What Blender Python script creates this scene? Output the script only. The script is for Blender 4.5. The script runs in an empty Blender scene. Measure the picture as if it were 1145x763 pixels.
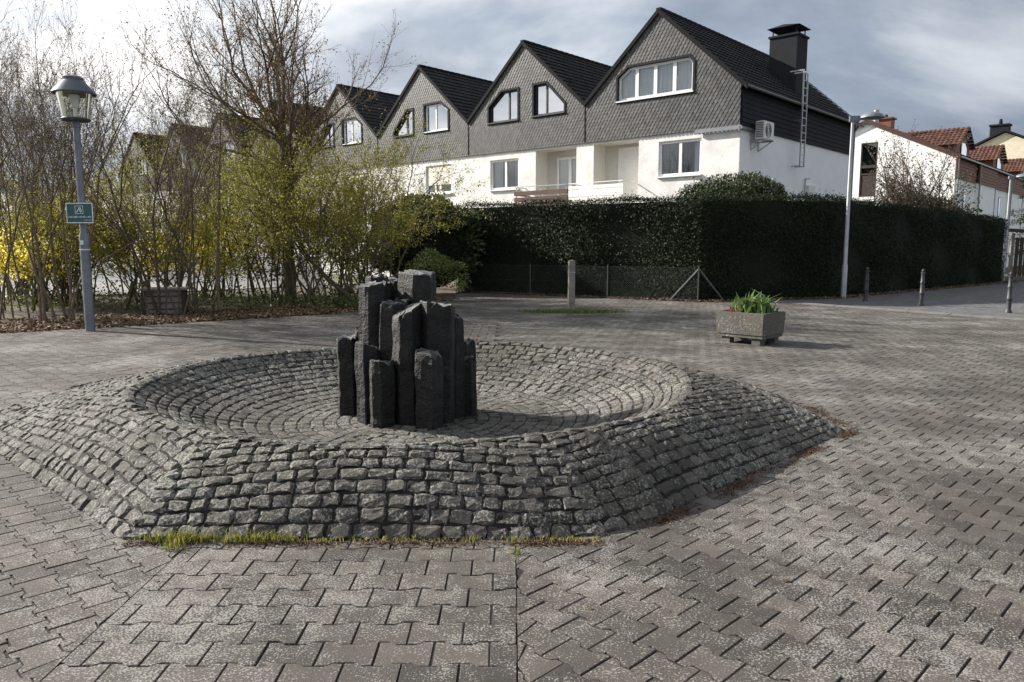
import bpy, bmesh, math, random
import numpy as np
R = math.radians
scene = bpy.context.scene
COL = scene.collection
PI = math.pi

# ------------------------------------------------------------------ helpers
def link(o, parent=None):
    COL.objects.link(o)
    if parent is not None:
        o.parent = parent
    return o

def tag(o, label=None, cat=None, group=None, kind=None):
    if label: o['label'] = label
    if cat: o['category'] = cat
    if group: o['group'] = group
    if kind: o['kind'] = kind
    return o

def empty(name, label, cat, loc=(0, 0, 0), rz=0.0, group=None):
    o = bpy.data.objects.new(name, None)
    o.empty_display_size = 0.2
    o.location = loc
    o.rotation_euler = (0, 0, rz)
    link(o)
    return tag(o, label, cat, group)

def np_mesh(name, V, loops, sizes, mats, parent=None, rnd=None, smooth=False, midx=None):
    V = np.asarray(V, np.float32); loops = np.asarray(loops, np.int32); sizes = np.asarray(sizes, np.int32)
    me = bpy.data.meshes.new(name)
    me.vertices.add(len(V)); me.vertices.foreach_set('co', V.ravel())
    me.loops.add(len(loops)); me.loops.foreach_set('vertex_index', loops)
    me.polygons.add(len(sizes))
    st = np.zeros(len(sizes), np.int32); st[1:] = np.cumsum(sizes)[:-1]
    me.polygons.foreach_set('loop_start', st)
    me.polygons.foreach_set('use_smooth', np.full(len(sizes), bool(smooth)))
    if midx is not None: me.polygons.foreach_set('material_index', np.asarray(midx, np.int32))
    for m in (mats if isinstance(mats, (list, tuple)) else [mats]): me.materials.append(m)
    if rnd is not None:
        at = me.attributes.new('rnd', 'FLOAT', 'POINT'); at.data.foreach_set('value', np.asarray(rnd, np.float32))
    me.update(calc_edges=True); me.validate()
    return link(bpy.data.objects.new(name, me), parent)

class MB:
    """collects simple shapes into one mesh"""
    def __init__(s): s.v = []; s.f = []; s.m = []; s.mi = 0
    def add(s, vs, fs):
        b = len(s.v); s.v += [tuple(v) for v in vs]
        for f in fs: s.f.append(tuple(b + i for i in f)); s.m.append(s.mi)
    def box(s, x0, x1, y0, y1, z0, z1):
        s.add([(x0,y0,z0),(x1,y0,z0),(x1,y1,z0),(x0,y1,z0),(x0,y0,z1),(x1,y0,z1),(x1,y1,z1),(x0,y1,z1)],
              [(0,3,2,1),(4,5,6,7),(0,1,5,4),(1,2,6,5),(2,3,7,6),(3,0,4,7)])
    def bar(s, p, q, w, h=None):
        h = h or w
        p = np.array(p, float); q = np.array(q, float); d = q - p; d /= np.linalg.norm(d)
        up = np.array([0,0,1.]) if abs(d[2]) < .95 else np.array([0,1.,0])
        a = np.cross(d, up); a /= np.linalg.norm(a); b = np.cross(a, d)
        c = [-a*w/2-b*h/2, a*w/2-b*h/2, a*w/2+b*h/2, -a*w/2+b*h/2]
        s.add([p+k for k in c]+[q+k for k in c], [(0,1,2,3),(7,6,5,4),(0,4,5,1),(1,5,6,2),(2,6,7,3),(3,7,4,0)])
    def lathe(s, prof, n=24, c=(0,0), cap=True):
        b = []
        for r, z in prof:
            for i in range(n):
                a = 2*PI*i/n; b.append((c[0]+r*math.cos(a), c[1]+r*math.sin(a), z))
        fs = []
        for k in range(len(prof)-1):
            for i in range(n):
                j = (i+1) % n; fs.append((k*n+i, k*n+j, (k+1)*n+j, (k+1)*n+i))
        if cap:
            fs.append(tuple(range(n))[::-1]); fs.append(tuple((len(prof)-1)*n+i for i in range(n)))
        s.add(b, fs)
    def prism(s, poly, y0, y1):
        """polygon in (x,z) extruded along y"""
        n = len(poly)
        s.add([(x,y0,z) for x,z in poly]+[(x,y1,z) for x,z in poly],
              [tuple(range(n)), tuple(range(2*n-1, n-1, -1))]+[(i, n+i, n+(i+1)%n, (i+1)%n) for i in range(n)])
    def build(s, name, mats, parent=None, smooth=False, bevel=0, fixn=True):
        me = bpy.data.meshes.new(name); me.from_pydata(s.v, [], s.f)
        for m in (mats if isinstance(mats, (list, tuple)) else [mats]): me.materials.append(m)
        me.polygons.foreach_set('material_index', s.m)
        if fixn or bevel:
            bm = bmesh.new(); bm.from_mesh(me)
            bmesh.ops.recalc_face_normals(bm, faces=bm.faces)
            if bevel:
                bmesh.ops.bevel(bm, geom=[e for e in bm.edges if e.is_manifold and e.calc_face_angle(0) > .5], offset=bevel, segments=2, affect='EDGES', clamp_overlap=True)
            bm.to_mesh(me); bm.free()
        if smooth:
            me.polygons.foreach_set('use_smooth', [True]*len(me.polygons))
            me.set_sharp_from_angle(angle=R(40))
        me.update()
        return link(bpy.data.objects.new(name, me), parent)

def copy_tree(o, parent=None):
    c = o.copy(); COL.objects.link(c); c.parent = parent
    for ch in list(o.children): copy_tree(ch, c)
    return c

def unit(v):
    v = np.asarray(v, float); return v/np.linalg.norm(v)

# ------------------------------------------------------------------ materials
def mk(name):
    m = bpy.data.materials.new(name); m.use_nodes = True
    nt = m.node_tree; nt.nodes.clear()
    out = nt.nodes.new('ShaderNodeOutputMaterial'); p = nt.nodes.new('ShaderNodeBsdfPrincipled')
    nt.links.new(p.outputs[0], out.inputs[0])
    return m, nt, p, out
def N(nt, t, **kw):
    n = nt.nodes.new(t)
    for k, v in kw.items():
        if k.startswith('i_'):
            n.inputs[int(k[2:])].default_value = v
        else: setattr(n, k, v)
    return n
def ramp(nt, src, stops, interp='LINEAR'):
    r = nt.nodes.new('ShaderNodeValToRGB'); r.color_ramp.interpolation = interp
    e = r.color_ramp.elements
    while len(e) < len(stops): e.new(0.5)
    for k, (pos, c) in enumerate(stops):
        e[k].position = pos; e[k].color = (*c, 1) if len(c) == 3 else c
    nt.links.new(src, r.inputs[0]); return r.outputs[0]
def noise(nt, co, scale, detail=4, rough=.55, dist=0.0):
    n = nt.nodes.new('ShaderNodeTexNoise'); n.inputs['Scale'].default_value = scale; n.inputs['Detail'].default_value = detail
    n.inputs['Roughness'].default_value = rough; n.inputs['Distortion'].default_value = dist
    nt.links.new(co, n.inputs['Vector']); return n.outputs[0]
def mix(nt, fac, a, b, mode='MIX'):
    n = nt.nodes.new('ShaderNodeMix'); n.data_type = 'RGBA'; n.blend_type = mode
    if isinstance(fac, (int, float)): n.inputs[0].default_value = fac
    else: nt.links.new(fac, n.inputs[0])
    for s, i in ((a, 6), (b, 7)):
        if isinstance(s, tuple): n.inputs[i].default_value = (*s, 1) if len(s) == 3 else s
        else: nt.links.new(s, n.inputs[i])
    return n.outputs[2]
def mth(nt, op, a, b=0.0, clamp=False):
    n = nt.nodes.new('ShaderNodeMath'); n.operation = op; n.use_clamp = clamp
    for s, i in ((a, 0), (b, 1)):
        if isinstance(s, (int, float)): n.inputs[i].default_value = s
        else: nt.links.new(s, n.inputs[i])
    return n.outputs[0]
def obj_co(nt): return nt.nodes.new('ShaderNodeTexCoord').outputs['Object']
def pos_co(nt): return nt.nodes.new('ShaderNodeNewGeometry').outputs['Position']
def attr(nt, n='rnd'):
    a = nt.nodes.new('ShaderNodeAttribute'); a.attribute_name = n; return a.outputs['Fac']
def bump(nt, p, h, strength=.5, dist=.01):
    b = nt.nodes.new('ShaderNodeBump'); b.inputs['Strength'].default_value = strength; b.inputs['Distance'].default_value = dist
    nt.links.new(h, b.inputs['Height']); nt.links.new(b.outputs[0], p.inputs['Normal'])

def stone_mat(name, c0, c1, speck, specks, rough=.85, spec=.3, lich=(.42,.42,.38), moss=None, speck_scale=105, bmp=.6, lump=1.2):
    """mottled stone: per-stone value, cloudy wear, pale lichen specks"""
    m, nt, p, out = mk(name); co = pos_co(nt)
    r = attr(nt); n1 = noise(nt, co, 1.7, 5, .62); n2 = noise(nt, co, 26, 5, .65)
    n3 = noise(nt, co, 130, 3, .7)
    base = ramp(nt, mth(nt, 'ADD', mth(nt, 'MULTIPLY', r, .5), mth(nt, 'ADD', mth(nt, 'MULTIPLY', n2, .35), mth(nt, 'MULTIPLY', mth(nt, 'SUBTRACT', n3, .30), .9))), [(.12, c0), (.95, c1)])
    base = mix(nt, .55, base, ramp(nt, n1, [(.34, (.55,.55,.55)), (.62, (1.15,1.13,1.10))]), 'MULTIPLY')
    if moss:
        nm = noise(nt, co, 1.3, 5, .62)
        base = mix(nt, mth(nt, 'MULTIPLY', ramp(nt, nm, [(.52, (0,0,0)), (.72, (1,1,1))]), .55), base, moss)
    ns = noise(nt, co, speck_scale, 3, .6)
    nb = noise(nt, co, .8, 4, .6)
    nl = noise(nt, co, 9, 4, .6)
    th = mth(nt, 'ADD', ns, mth(nt, 'ADD', mth(nt, 'MULTIPLY', mth(nt, 'SUBTRACT', nb, .5), .55), mth(nt, 'MULTIPLY', mth(nt, 'SUBTRACT', nl, .5), .35)))
    fac = ramp(nt, th, [(specks, (0,0,0)), (specks+.05, (1,1,1))])
    base = mix(nt, mth(nt, 'MULTIPLY', fac, speck), base, lich)
    nt.links.new(base, p.inputs['Base Color'])
    p.inputs['Roughness'].default_value = rough; p.inputs['Specular IOR Level'].default_value = spec
    bump(nt, p, mth(nt, 'ADD', noise(nt, co, 95, 4, .7), mth(nt, 'MULTIPLY', n2, lump)), bmp, .012)
    return m

def plain(name, c, rough=.6, metal=0, var=.15, scale=6, bmp=0, spec=.4, c2=None):
    m, nt, p, out = mk(name); co = obj_co(nt)
    n1 = noise(nt, co, scale, 5, .6)
    lo = c2 if c2 else tuple(x*(1-var) for x in c)
    nt.links.new(ramp(nt, n1, [(.3, lo), (.7, tuple(min(1, x*(1+var*.5)) for x in c))]), p.inputs['Base Color'])
    p.inputs['Roughness'].default_value = rough; p.inputs['Metallic'].default_value = metal
    p.inputs['Specular IOR Level'].default_value = spec
    if bmp: bump(nt, p, noise(nt, co, scale*8, 4, .6), bmp, .01)
    return m

def leaf_mat(name, cols, trans=.25, rough=.5, spec=.4):
    m, nt, p, out = mk(name)
    c = ramp(nt, attr(nt), [(i/(len(cols)-1), k) for i, k in enumerate(cols)])
    nt.links.new(c, p.inputs['Base Color'])
    p.inputs['Roughness'].default_value = rough; p.inputs['Specular IOR Level'].default_value = spec
    if trans:
        t = nt.nodes.new('ShaderNodeBsdfTranslucent'); nt.links.new(c, t.inputs[0])
        x = nt.nodes.new('ShaderNodeMixShader'); x.inputs[0].default_value = trans
        nt.links.new(p.outputs[0], x.inputs[1]); nt.links.new(t.outputs[0], x.inputs[2]); nt.links.new(x.outputs[0], out.inputs[0])
    return m

M = {}
M['paver'] = stone_mat('paver_concrete', (.022,.0195,.0175), (.094,.083,.074), .62, .553, lich=(.31,.30,.275), moss=(.042,.041,.031), lump=.05, bmp=.35)
M['paver_strip'] = stone_mat('paver_concrete_lichen', (.022,.0195,.0175), (.094,.084,.074), .62, .543, lich=(.31,.30,.275), moss=(.045,.044,.032), lump=.05, bmp=.35)
M['paver_slab'] = stone_mat('paver_slab', (.13,.125,.115), (.19,.18,.165), .5, .68, lich=(.40,.39,.35))
M['foot_paver'] = stone_mat('footpath_paver', (.085,.083,.086), (.13,.127,.13), .35, .70)
M['kerb'] = stone_mat('kerb_concrete', (.115,.11,.105), (.19,.18,.17), .4, .60)
M['sett'] = stone_mat('basalt_setts', (.020,.0185,.017), (.126,.116,.101), .75, .555, lich=(.29,.285,.255), moss=(.080,.080,.050), speck_scale=62, rough=.8, spec=.3, bmp=.9, lump=.8)
M['joint'] = plain('joint_soil', (.013,.011,.009), .95, var=.4, scale=14, bmp=.5)
M['soil'] = plain('soil', (.075,.055,.038), .95, var=.5, scale=9, bmp=.8)
M['turf'] = plain('turf', (.07,.085,.035), .95, var=.5, scale=3, bmp=.8, c2=(.055,.05,.03))
M['pale_road'] = plain('pale_asphalt', (.20,.195,.185), .9, var=.25, scale=2, bmp=.3)
def basalt():
    m, nt, p, out = mk('black_basalt'); co = pos_co(nt)
    n1 = noise(nt, co, 7, 6, .65); n2 = noise(nt, co, 60, 4, .6)
    base = ramp(nt, n1, [(.3, (.005,.005,.0052)), (.55, (.012,.0115,.011)), (.68, (.024,.021,.018)), (.82, (.052,.047,.04))])
    fac = ramp(nt, mth(nt, 'ADD', n2, mth(nt, 'MULTIPLY', mth(nt, 'SUBTRACT', n1, .5), .4)), [(.62, (0,0,0)), (.67, (1,1,1))])
    base = mix(nt, mth(nt, 'MULTIPLY', fac, .28), base, (.13,.125,.11))
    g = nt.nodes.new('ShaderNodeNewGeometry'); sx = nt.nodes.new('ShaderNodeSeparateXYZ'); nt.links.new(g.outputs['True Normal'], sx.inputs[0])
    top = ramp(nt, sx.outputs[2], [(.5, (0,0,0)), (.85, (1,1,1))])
    base = mix(nt, mth(nt, 'MULTIPLY', top, .8), base, (.15,.15,.148))  # upward faces painted paler, standing in for sky reflected on the tops
    nt.links.new(base, p.inputs['Base Color']); p.inputs['Roughness'].default_value = .62; p.inputs['Specular IOR Level'].default_value = .35
    bump(nt, p, mth(nt, 'ADD', noise(nt, co, 18, 5, .65), mth(nt, 'MULTIPLY', n2, .5)), .75, .03)
    return m
M['basalt'] = basalt()
def stucco(name, c, dirt=(.45,.43,.39)):
    m, nt, p, out = mk(name); co = obj_co(nt)
    n1 = noise(nt, co, 1.6, 6, .65); n2 = noise(nt, co, 60, 3, .6)
    nt.links.new(ramp(nt, n1, [(.36, dirt), (.56, c), (.8, tuple(min(.9, x*1.05) for x in c))]), p.inputs['Base Color'])
    p.inputs['Roughness'].default_value = .92; p.inputs['Specular IOR Level'].default_value = .2
    bump(nt, p, mth(nt, 'ADD', n2, mth(nt,'MULTIPLY', noise(nt, co, 9, 3), .8)), .5, .015)
    return m
M['stucco'] = stucco('white_stucco', (.76,.755,.735), (.63,.62,.60))
M['stucco_clean'] = stucco('white_render', (.87,.87,.86), (.82,.82,.80))
M['stucco_beige'] = stucco('beige_render', (.66,.60,.46), (.58,.52,.40))
M['loggia'] = plain('loggia_paint', (.68,.66,.60), .85, var=.06)
def slate_mat(name, c0, c1, rough=.55):
    m, nt, p, out = mk(name); co = obj_co(nt)
    nt.links.new(ramp(nt, mth(nt,'ADD', mth(nt,'MULTIPLY', attr(nt), .7), mth(nt,'ADD', mth(nt,'MULTIPLY', noise(nt, co, 5, 5), .3), mth(nt,'MULTIPLY', mth(nt,'SUBTRACT', noise(nt, co, .9, 4), .4), .9))), [(.15, c0), (.95, c1)]), p.inputs['Base Color'])
    p.inputs['Roughness'].default_value = rough; p.inputs['Specular IOR Level'].default_value = .35
    bump(nt, p, noise(nt, co, 40, 4), .3, .01)
    return m
M['slate'] = slate_mat('slate_shingle', (.028,.028,.028), (.082,.081,.079))
M['slate_under'] = plain('slate_backing', (.014,.014,.015), .9)
M['slate_dark'] = plain('dark_fibre_cement', (.020,.0215,.027), .75, spec=.12, var=.2, scale=3)
M['roof_tile'] = slate_mat('dark_roof_tile', (.005,.005,.0055), (.019,.0185,.0185), .85)
M['red_tile'] = slate_mat('red_roof_tile', (.060,.026,.018), (.128,.055,.036), .6)
M['verge'] = plain('dark_verge_board', (.012,.012,.013), .8, spec=.1)
M['wood_clad'] = plain('red_brown_cladding', (.17,.065,.031), .65, var=.35, scale=4)
M['wood_rail'] = plain('brown_timber', (.085,.042,.026), .7, var=.4, scale=5)
M['wood_grey'] = plain('weathered_timber', (.24,.22,.19), .85, var=.4, scale=8, bmp=.5)
M['wood_dark'] = plain('dark_timber', (.055,.042,.032), .85, var=.4, scale=6, bmp=.4)
M['pvc'] = plain('white_window_frame', (.80,.80,.79), .35, var=.03)
M['dark_frame'] = plain('dark_window_frame', (.030,.029,.029), .5)
M['shutter'] = plain('roller_shutter', (.62,.58,.50), .6, var=.06)
M['shutter_white'] = plain('white_shutter', (.80,.79,.75), .6, var=.04)
M['dark_in'] = plain('dark_interior', (.03,.03,.032), .9)
M['curtain'] = plain('net_curtain', (.72,.73,.74), .9, var=.1, scale=10)
M['curtain_dark'] = plain('patterned_curtain', (.36,.35,.34), .9, var=.3, scale=14)
M['zinc'] = plain('zinc', (.22,.23,.245), .45, .6, var=.2, scale=4)
M['alu'] = plain('galvanised_steel', (.36,.37,.385), .42, .7, var=.2, scale=5)
M['lamp_grey'] = plain('grey_lamp_paint', (.17,.185,.215), .45, .2, var=.25, scale=5)
M['lamp_green'] = plain('dark_hood_paint', (.085,.10,.115), .4, .2, var=.15, scale=5)
M['pole_light'] = plain('light_grey_pole', (.35,.36,.38), .45, .5, var=.15, scale=4)
M['black_metal'] = plain('black_iron', (.018,.018,.019), .5, .3)
M['bollard'] = plain('bollard_paint', (.038,.039,.042), .5, .1, var=.3, scale=12)
M['ac_white'] = plain('ac_casing', (.66,.66,.64), .5, var=.06)
M['ac_dark'] = plain('ac_grille', (.04,.04,.042), .5)
M['sign_green'] = plain('sign_green', (.025,.095,.105), .45, var=.08)
M['sign_white'] = plain('sign_white', (.70,.74,.73), .5, var=.05)
M['trough'] = stone_mat('exposed_aggregate', (.095,.09,.08), (.17,.16,.142), .55, .60, lich=(.40,.38,.34), moss=(.12,.12,.085), speck_scale=45, bmp=.9)
M['wire'] = plain('fence_wire', (.10,.11,.105), .5, .5)
def glass(name, refl=.35, tint=(.75,.8,.82)):
    m, nt, p, out = mk(name)
    t = N(nt, 'ShaderNodeBsdfTransparent'); t.inputs[0].default_value = (*tint, 1)
    g = N(nt, 'ShaderNodeBsdfGlossy'); g.inputs['Roughness'].default_value = .015; g.inputs[0].default_value = (.95,.97,1,1)
    lw = N(nt, 'ShaderNodeLayerWeight'); lw.inputs[0].default_value = .35
    f = mth(nt, 'ADD', mth(nt, 'MULTIPLY', lw.outputs['Fresnel'], .8), refl, True)
    x = N(nt, 'ShaderNodeMixShader'); nt.links.new(f, x.inputs[0]); nt.links.new(t.outputs[0], x.inputs[1]); nt.links.new(g.outputs[0], x.inputs[2])
    nt.links.new(x.outputs[0], out.inputs[0]); return m
M['glass'] = glass('window_glass', .10)
M['glass_mirror'] = glass('reflective_glass', .55, (.5,.5,.5))
M['lamp_glass'] = glass('lamp_glass', .05, (.9,.9,.86))
M['bark'] = plain('grey_brown_bark', (.17,.13,.088), .9, var=.45, scale=12, bmp=.6)
M['bark_dark'] = plain('dark_bark', (.11,.083,.058), .9, var=.45, scale=12, bmp=.6)
M['twig_green'] = plain('olive_twig', (.11,.095,.05), .85, var=.4, scale=12)
M['hedge_leaf'] = leaf_mat('yew_foliage', [(.008,.014,.005), (.016,.027,.008), (.026,.042,.013)], .06, .6, .15)
M['hedge_core'] = plain('hedge_core', (.006,.008,.004), 1, var=.4)
M['laurel_leaf'] = leaf_mat('laurel_leaf', [(.020,.034,.012), (.045,.070,.024), (.085,.115,.045)], .15, .32, .5)
M['box_leaf'] = leaf_mat('topiary_leaf', [(.014,.022,.007), (.034,.048,.014), (.07,.085,.028)], .15, .5, .4)
M['spring_leaf'] = leaf_mat('spring_leaf', [(.20,.19,.03), (.34,.32,.06), (.46,.42,.10)], .45, .6, .3)
M['low_leaf'] = leaf_mat('ground_leaf', [(.05,.075,.018), (.10,.14,.03), (.20,.23,.07)], .35, .5, .4)
M['privet_leaf'] = leaf_mat('privet_leaf', [(.045,.045,.015), (.10,.095,.03), (.18,.16,.06)], .3, .55, .3)
M['bud'] = leaf_mat('brown_bud', [(.09,.055,.028), (.17,.10,.045), (.24,.17,.08)], .3, .7, .2)
M['grey_bud'] = leaf_mat('grey_bud', [(.07,.06,.05), (.12,.10,.08), (.16,.13,.08)], .2, .8, .2)
M['forsythia'] = leaf_mat('forsythia_flower', [(.66,.52,.05), (.80,.66,.08), (.86,.76,.16)], .6, .6, .2)
M['grass'] = leaf_mat('grass_blade', [(.09,.12,.02), (.20,.21,.035), (.34,.30,.08)], .4, .5, .3)
M['straw'] = leaf_mat('straw_blade', [(.20,.20,.04), (.36,.31,.08), (.42,.33,.12)], .35, .6, .2)
M['litter'] = leaf_mat('dead_leaf', [(.055,.034,.020), (.13,.080,.045), (.24,.17,.11)], .1, .8, .2)
M['rust'] = leaf_mat('red_moss', [(.03,.022,.016), (.07,.042,.027), (.11,.07,.045)], 0, .9, .1)
M['tulip_leaf'] = leaf_mat('tulip_leaf', [(.045,.09,.025), (.10,.17,.045), (.20,.27,.09)], .3, .4, .4)
M['red_petal'] = leaf_mat('red_petal', [(.30,.02,.05), (.45,.04,.09)], .2, .6, .3)
M['needle'] = leaf_mat('conifer_needle', [(.008,.014,.007), (.02,.032,.014)], .05, .6, .2)

# ------------------------------------------------------------------ scatter helpers
def leaf_mesh(name, C, size, mat, parent=None, seed=0, up=.0, aspect=.6, rndv=None, normals=None, flat=0.0):
    rng = np.random.default_rng(seed); C = np.asarray(C, float); n = len(C)
    d = rng.normal(size=(n,3)); d[:,2] += up; d[:,2] *= (1-flat); d /= np.linalg.norm(d, axis=1)[:,None]+1e-9
    if normals is not None:
        nn = normals + rng.normal(size=(n,3))*.45
    else:
        nn = rng.normal(size=(n,3)); nn[:,2] += flat*6
    s = np.cross(d, nn); s /= np.linalg.norm(s, axis=1)[:,None]+1e-9
    sz = size*rng.uniform(.6, 1.35, n)[:,None]
    V = np.empty((n,4,3)); V[:,0] = C-d*sz*.5; V[:,1] = C+s*sz*aspect*.5; V[:,2] = C+d*sz*.5; V[:,3] = C-s*sz*aspect*.5
    r = rng.random(n) if rndv is None else rndv
    return np_mesh(name, V.reshape(-1,3), np.arange(4*n), np.full(n,4), mat, parent, np.repeat(r,4))

def blade_mesh(name, C, h, w, mat, parent=None, seed=0, lean=.5):
    rng = np.random.default_rng(seed); C = np.asarray(C, float); n = len(C)
    a = rng.uniform(0, 2*PI, n); d = np.stack([np.cos(a), np.sin(a), np.zeros(n)], 1)
    s = np.stack([-np.sin(a), np.cos(a), np.zeros(n)], 1)
    hh = (h*rng.uniform(.45, 1.2, n))[:,None]; ln = (rng.random(n)*lean)[:,None]*hh; ww = (w*rng.uniform(.6,1.2,n))[:,None]
    z = np.array([0,0,1.])
    V = np.empty((n,5,3)); V[:,0] = C-s*ww*.5; V[:,1] = C+s*ww*.5
    mid = C+z*hh*.6+d*ln*.35; V[:,2] = mid+s*ww*.4; V[:,3] = mid-s*ww*.4; V[:,4] = C+z*hh*(1-.15*lean)+d*ln
    b = np.arange(n)[:,None]*5
    L = np.concatenate([b+np.array([0,1,2,3]), b+np.array([3,2,4])], 1)
    return np_mesh(name, V.reshape(-1,3), L.ravel(), np.tile([4,3], n), mat, parent, np.repeat(rng.random(n),5))

def tubes(name, S, mat, parent=None):
    """S: list of (p0,p1,r0,r1)"""
    P0 = np.array([s[0] for s in S]); P1 = np.array([s[1] for s in S]); R0 = np.array([s[2] for s in S]); R1 = np.array([s[3] for s in S])
    VV = []; LL = []; SS = []; base = 0
    for lo, hi, n in ((0, .009, 3), (.009, .035, 5), (.035, 9, 9)):
        k = (R0 >= lo) & (R0 < hi)
        if not k.any(): continue
        p0, p1, r0, r1 = P0[k], P1[k], R0[k], R1[k]
        d = p1-p0; L = np.linalg.norm(d, axis=1)[:,None]+1e-9; d = d/L
        p1 = p1+d*np.minimum(L*.1, r1[:,None]*.6)
        ref = np.where(np.abs(d[:,2:3]) < .9, np.array([[0,0,1.]]), np.array([[1.,0,0]]))
        a = np.cross(d, ref); a /= np.linalg.norm(a, axis=1)[:,None]; b = np.cross(d, a)
        th = np.arange(n)*2*PI/n
        ring = a[:,None,:]*np.cos(th)[None,:,None]+b[:,None,:]*np.sin(th)[None,:,None]
        V = np.concatenate([p0[:,None,:]+ring*r0[:,None,None], p1[:,None,:]+ring*r1[:,None,None]], 1)
        m = len(p0); bi = base+np.arange(m)[:,None,None]*2*n
        i = np.arange(n); j = (i+1) % n
        q = np.stack([i, j, n+j, n+i], 1)[None]
        LL.append((bi+q).ravel()); SS.append(np.full(m*n, 4)); VV.append(V.reshape(-1,3)); base += m*2*n
    return np_mesh(name, np.concatenate(VV), np.concatenate(LL), np.concatenate(SS), mat, parent, smooth=True)

def rot_away(rng, d, ang):
    t = rng.normal(size=3); t -= d*np.dot(t, d); t /= np.linalg.norm(t)+1e-9
    return d*math.cos(ang)+t*math.sin(ang)

def grow(S, tips, rng, p, d, L, r, depth, P):
    n = P.get('n', 4); step = L/n; r0 = r
    rend = r*P.get('taper', .55) if depth > 0 else max(r*.5, .0022)
    for i in range(n):
        d = d+rng.normal(size=3)*P.get('wig', .12); d[2] += P.get('up', .05); d /= np.linalg.norm(d)
        q = p+d*step; r1 = r+(rend-r)*(1/(n-i)) if n-i > 0 else rend
        r1 = r0+(rend-r0)*((i+1)/n)
        S.append((p, q, r, r1)); p, r = q, r1
        if depth > 0 and i >= P.get('first', 1)-1 and rng.random() < P.get('side', .75):
            a = rng.uniform(*P.get('ang', (.5, .95)))
            grow(S, tips, rng, p, rot_away(rng, d, a), L*P.get('sh', .6)*rng.uniform(.7,1.15)*(1-.25*i/n), max(r*P.get('rs', .55), .0032), depth-1, P)
        if depth <= 1: tips.append(p)
    if depth > 0:
        for _ in range(P.get('fork', 2)):
            grow(S, tips, rng, p, rot_away(rng, d, rng.uniform(.15,.5)), L*P.get('fh', .72)*rng.uniform(.8,1.1), r*.85, depth-1, P)
    else: tips.append(p)

def split_trunk(S, rt):
    return [s for s in S if s[2] >= rt], [s for s in S if s[2] < rt]

# ------------------------------------------------------------------ world, sun, camera
AZ = math.atan2(.40, -.9165); EL = R(29)
sun_dir = np.array([math.cos(EL)*math.cos(AZ), math.cos(EL)*math.sin(AZ), math.sin(EL)])   # towards the sun
SKL = (.9, 1.7, 0); SKS = 1.25
w = bpy.data.worlds.new('World'); scene.world = w; w.use_nodes = True
nt = w.node_tree; nt.nodes.clear()
wo = nt.nodes.new('ShaderNodeOutputWorld'); bg = nt.nodes.new('ShaderNodeBackground'); nt.links.new(bg.outputs[0], wo.inputs[0])
sky = nt.nodes.new('ShaderNodeTexSky'); sky.sky_type = 'NISHITA'; sky.sun_disc = False
sky.sun_elevation = EL; sky.sun_rotation = math.atan2(sun_dir[0], sun_dir[1])
sky.air_density = 1.0; sky.dust_density = 1.5; sky.ozone_density = 1.0
tc = nt.nodes.new('ShaderNodeTexCoord'); g = tc.outputs['Generated']
sx = nt.nodes.new('ShaderNodeSeparateXYZ'); nt.links.new(g, sx.inputs[0])
zz = mth(nt, "ADD", mth(nt, "MAXIMUM", sx.outputs[2], 0.0), .30)
cb = nt.nodes.new('ShaderNodeCombineXYZ')
nt.links.new(mth(nt, 'DIVIDE', sx.outputs[0], zz), cb.inputs[0]); nt.links.new(mth(nt, 'DIVIDE', sx.outputs[1], zz), cb.inputs[1])
mp = nt.nodes.new('ShaderNodeMapping'); mp.inputs['Location'].default_value = SKL; mp.inputs['Scale'].default_value = (.62, .95, 1); nt.links.new(cb.outputs[0], mp.inputs[0])
cv = mp.outputs[0]
n_cov = noise(nt, cv, .75, 6, .55, .5)
n_dark = noise(nt, cv, SKS, 7, .55, .35)
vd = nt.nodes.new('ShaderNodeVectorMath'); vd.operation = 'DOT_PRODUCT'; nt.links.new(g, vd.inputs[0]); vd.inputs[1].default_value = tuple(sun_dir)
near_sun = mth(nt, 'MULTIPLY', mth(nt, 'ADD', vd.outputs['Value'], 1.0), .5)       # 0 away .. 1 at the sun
bright = ramp(nt, near_sun, [(.12, (10.0,10.2,10.5)), (.30, (7.2,7.5,8.0)), (.42, (4.3,4.65,5.2)), (.58, (6.6,6.9,7.3)), (.74, (8.6,8.7,8.8)), (.86, (11.0,10.8,10.6)), (.97, (14,13.6,13.2))])  # low end: out-of-view clouds made brighter, added fill for the shaded walls
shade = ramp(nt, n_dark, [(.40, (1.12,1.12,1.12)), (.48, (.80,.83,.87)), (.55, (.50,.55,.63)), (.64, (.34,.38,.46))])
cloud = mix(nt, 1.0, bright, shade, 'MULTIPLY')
cov = ramp(nt, n_cov, [(.30, (.35,.35,.35)), (.50, (1,1,1))])
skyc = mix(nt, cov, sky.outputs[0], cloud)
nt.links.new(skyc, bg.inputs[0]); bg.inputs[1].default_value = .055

sun = bpy.data.lights.new('sun', 'SUN'); sun.energy = 5.0; sun.angle = R(.55); sun.color = (1, .945, .87)
so = link(bpy.data.objects.new('sun', sun))
from mathutils import Vector
so.rotation_euler = Vector(tuple(-sun_dir)).to_track_quat('-Z', 'Y').to_euler(); so.location = (-20, 10, 20)

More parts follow.
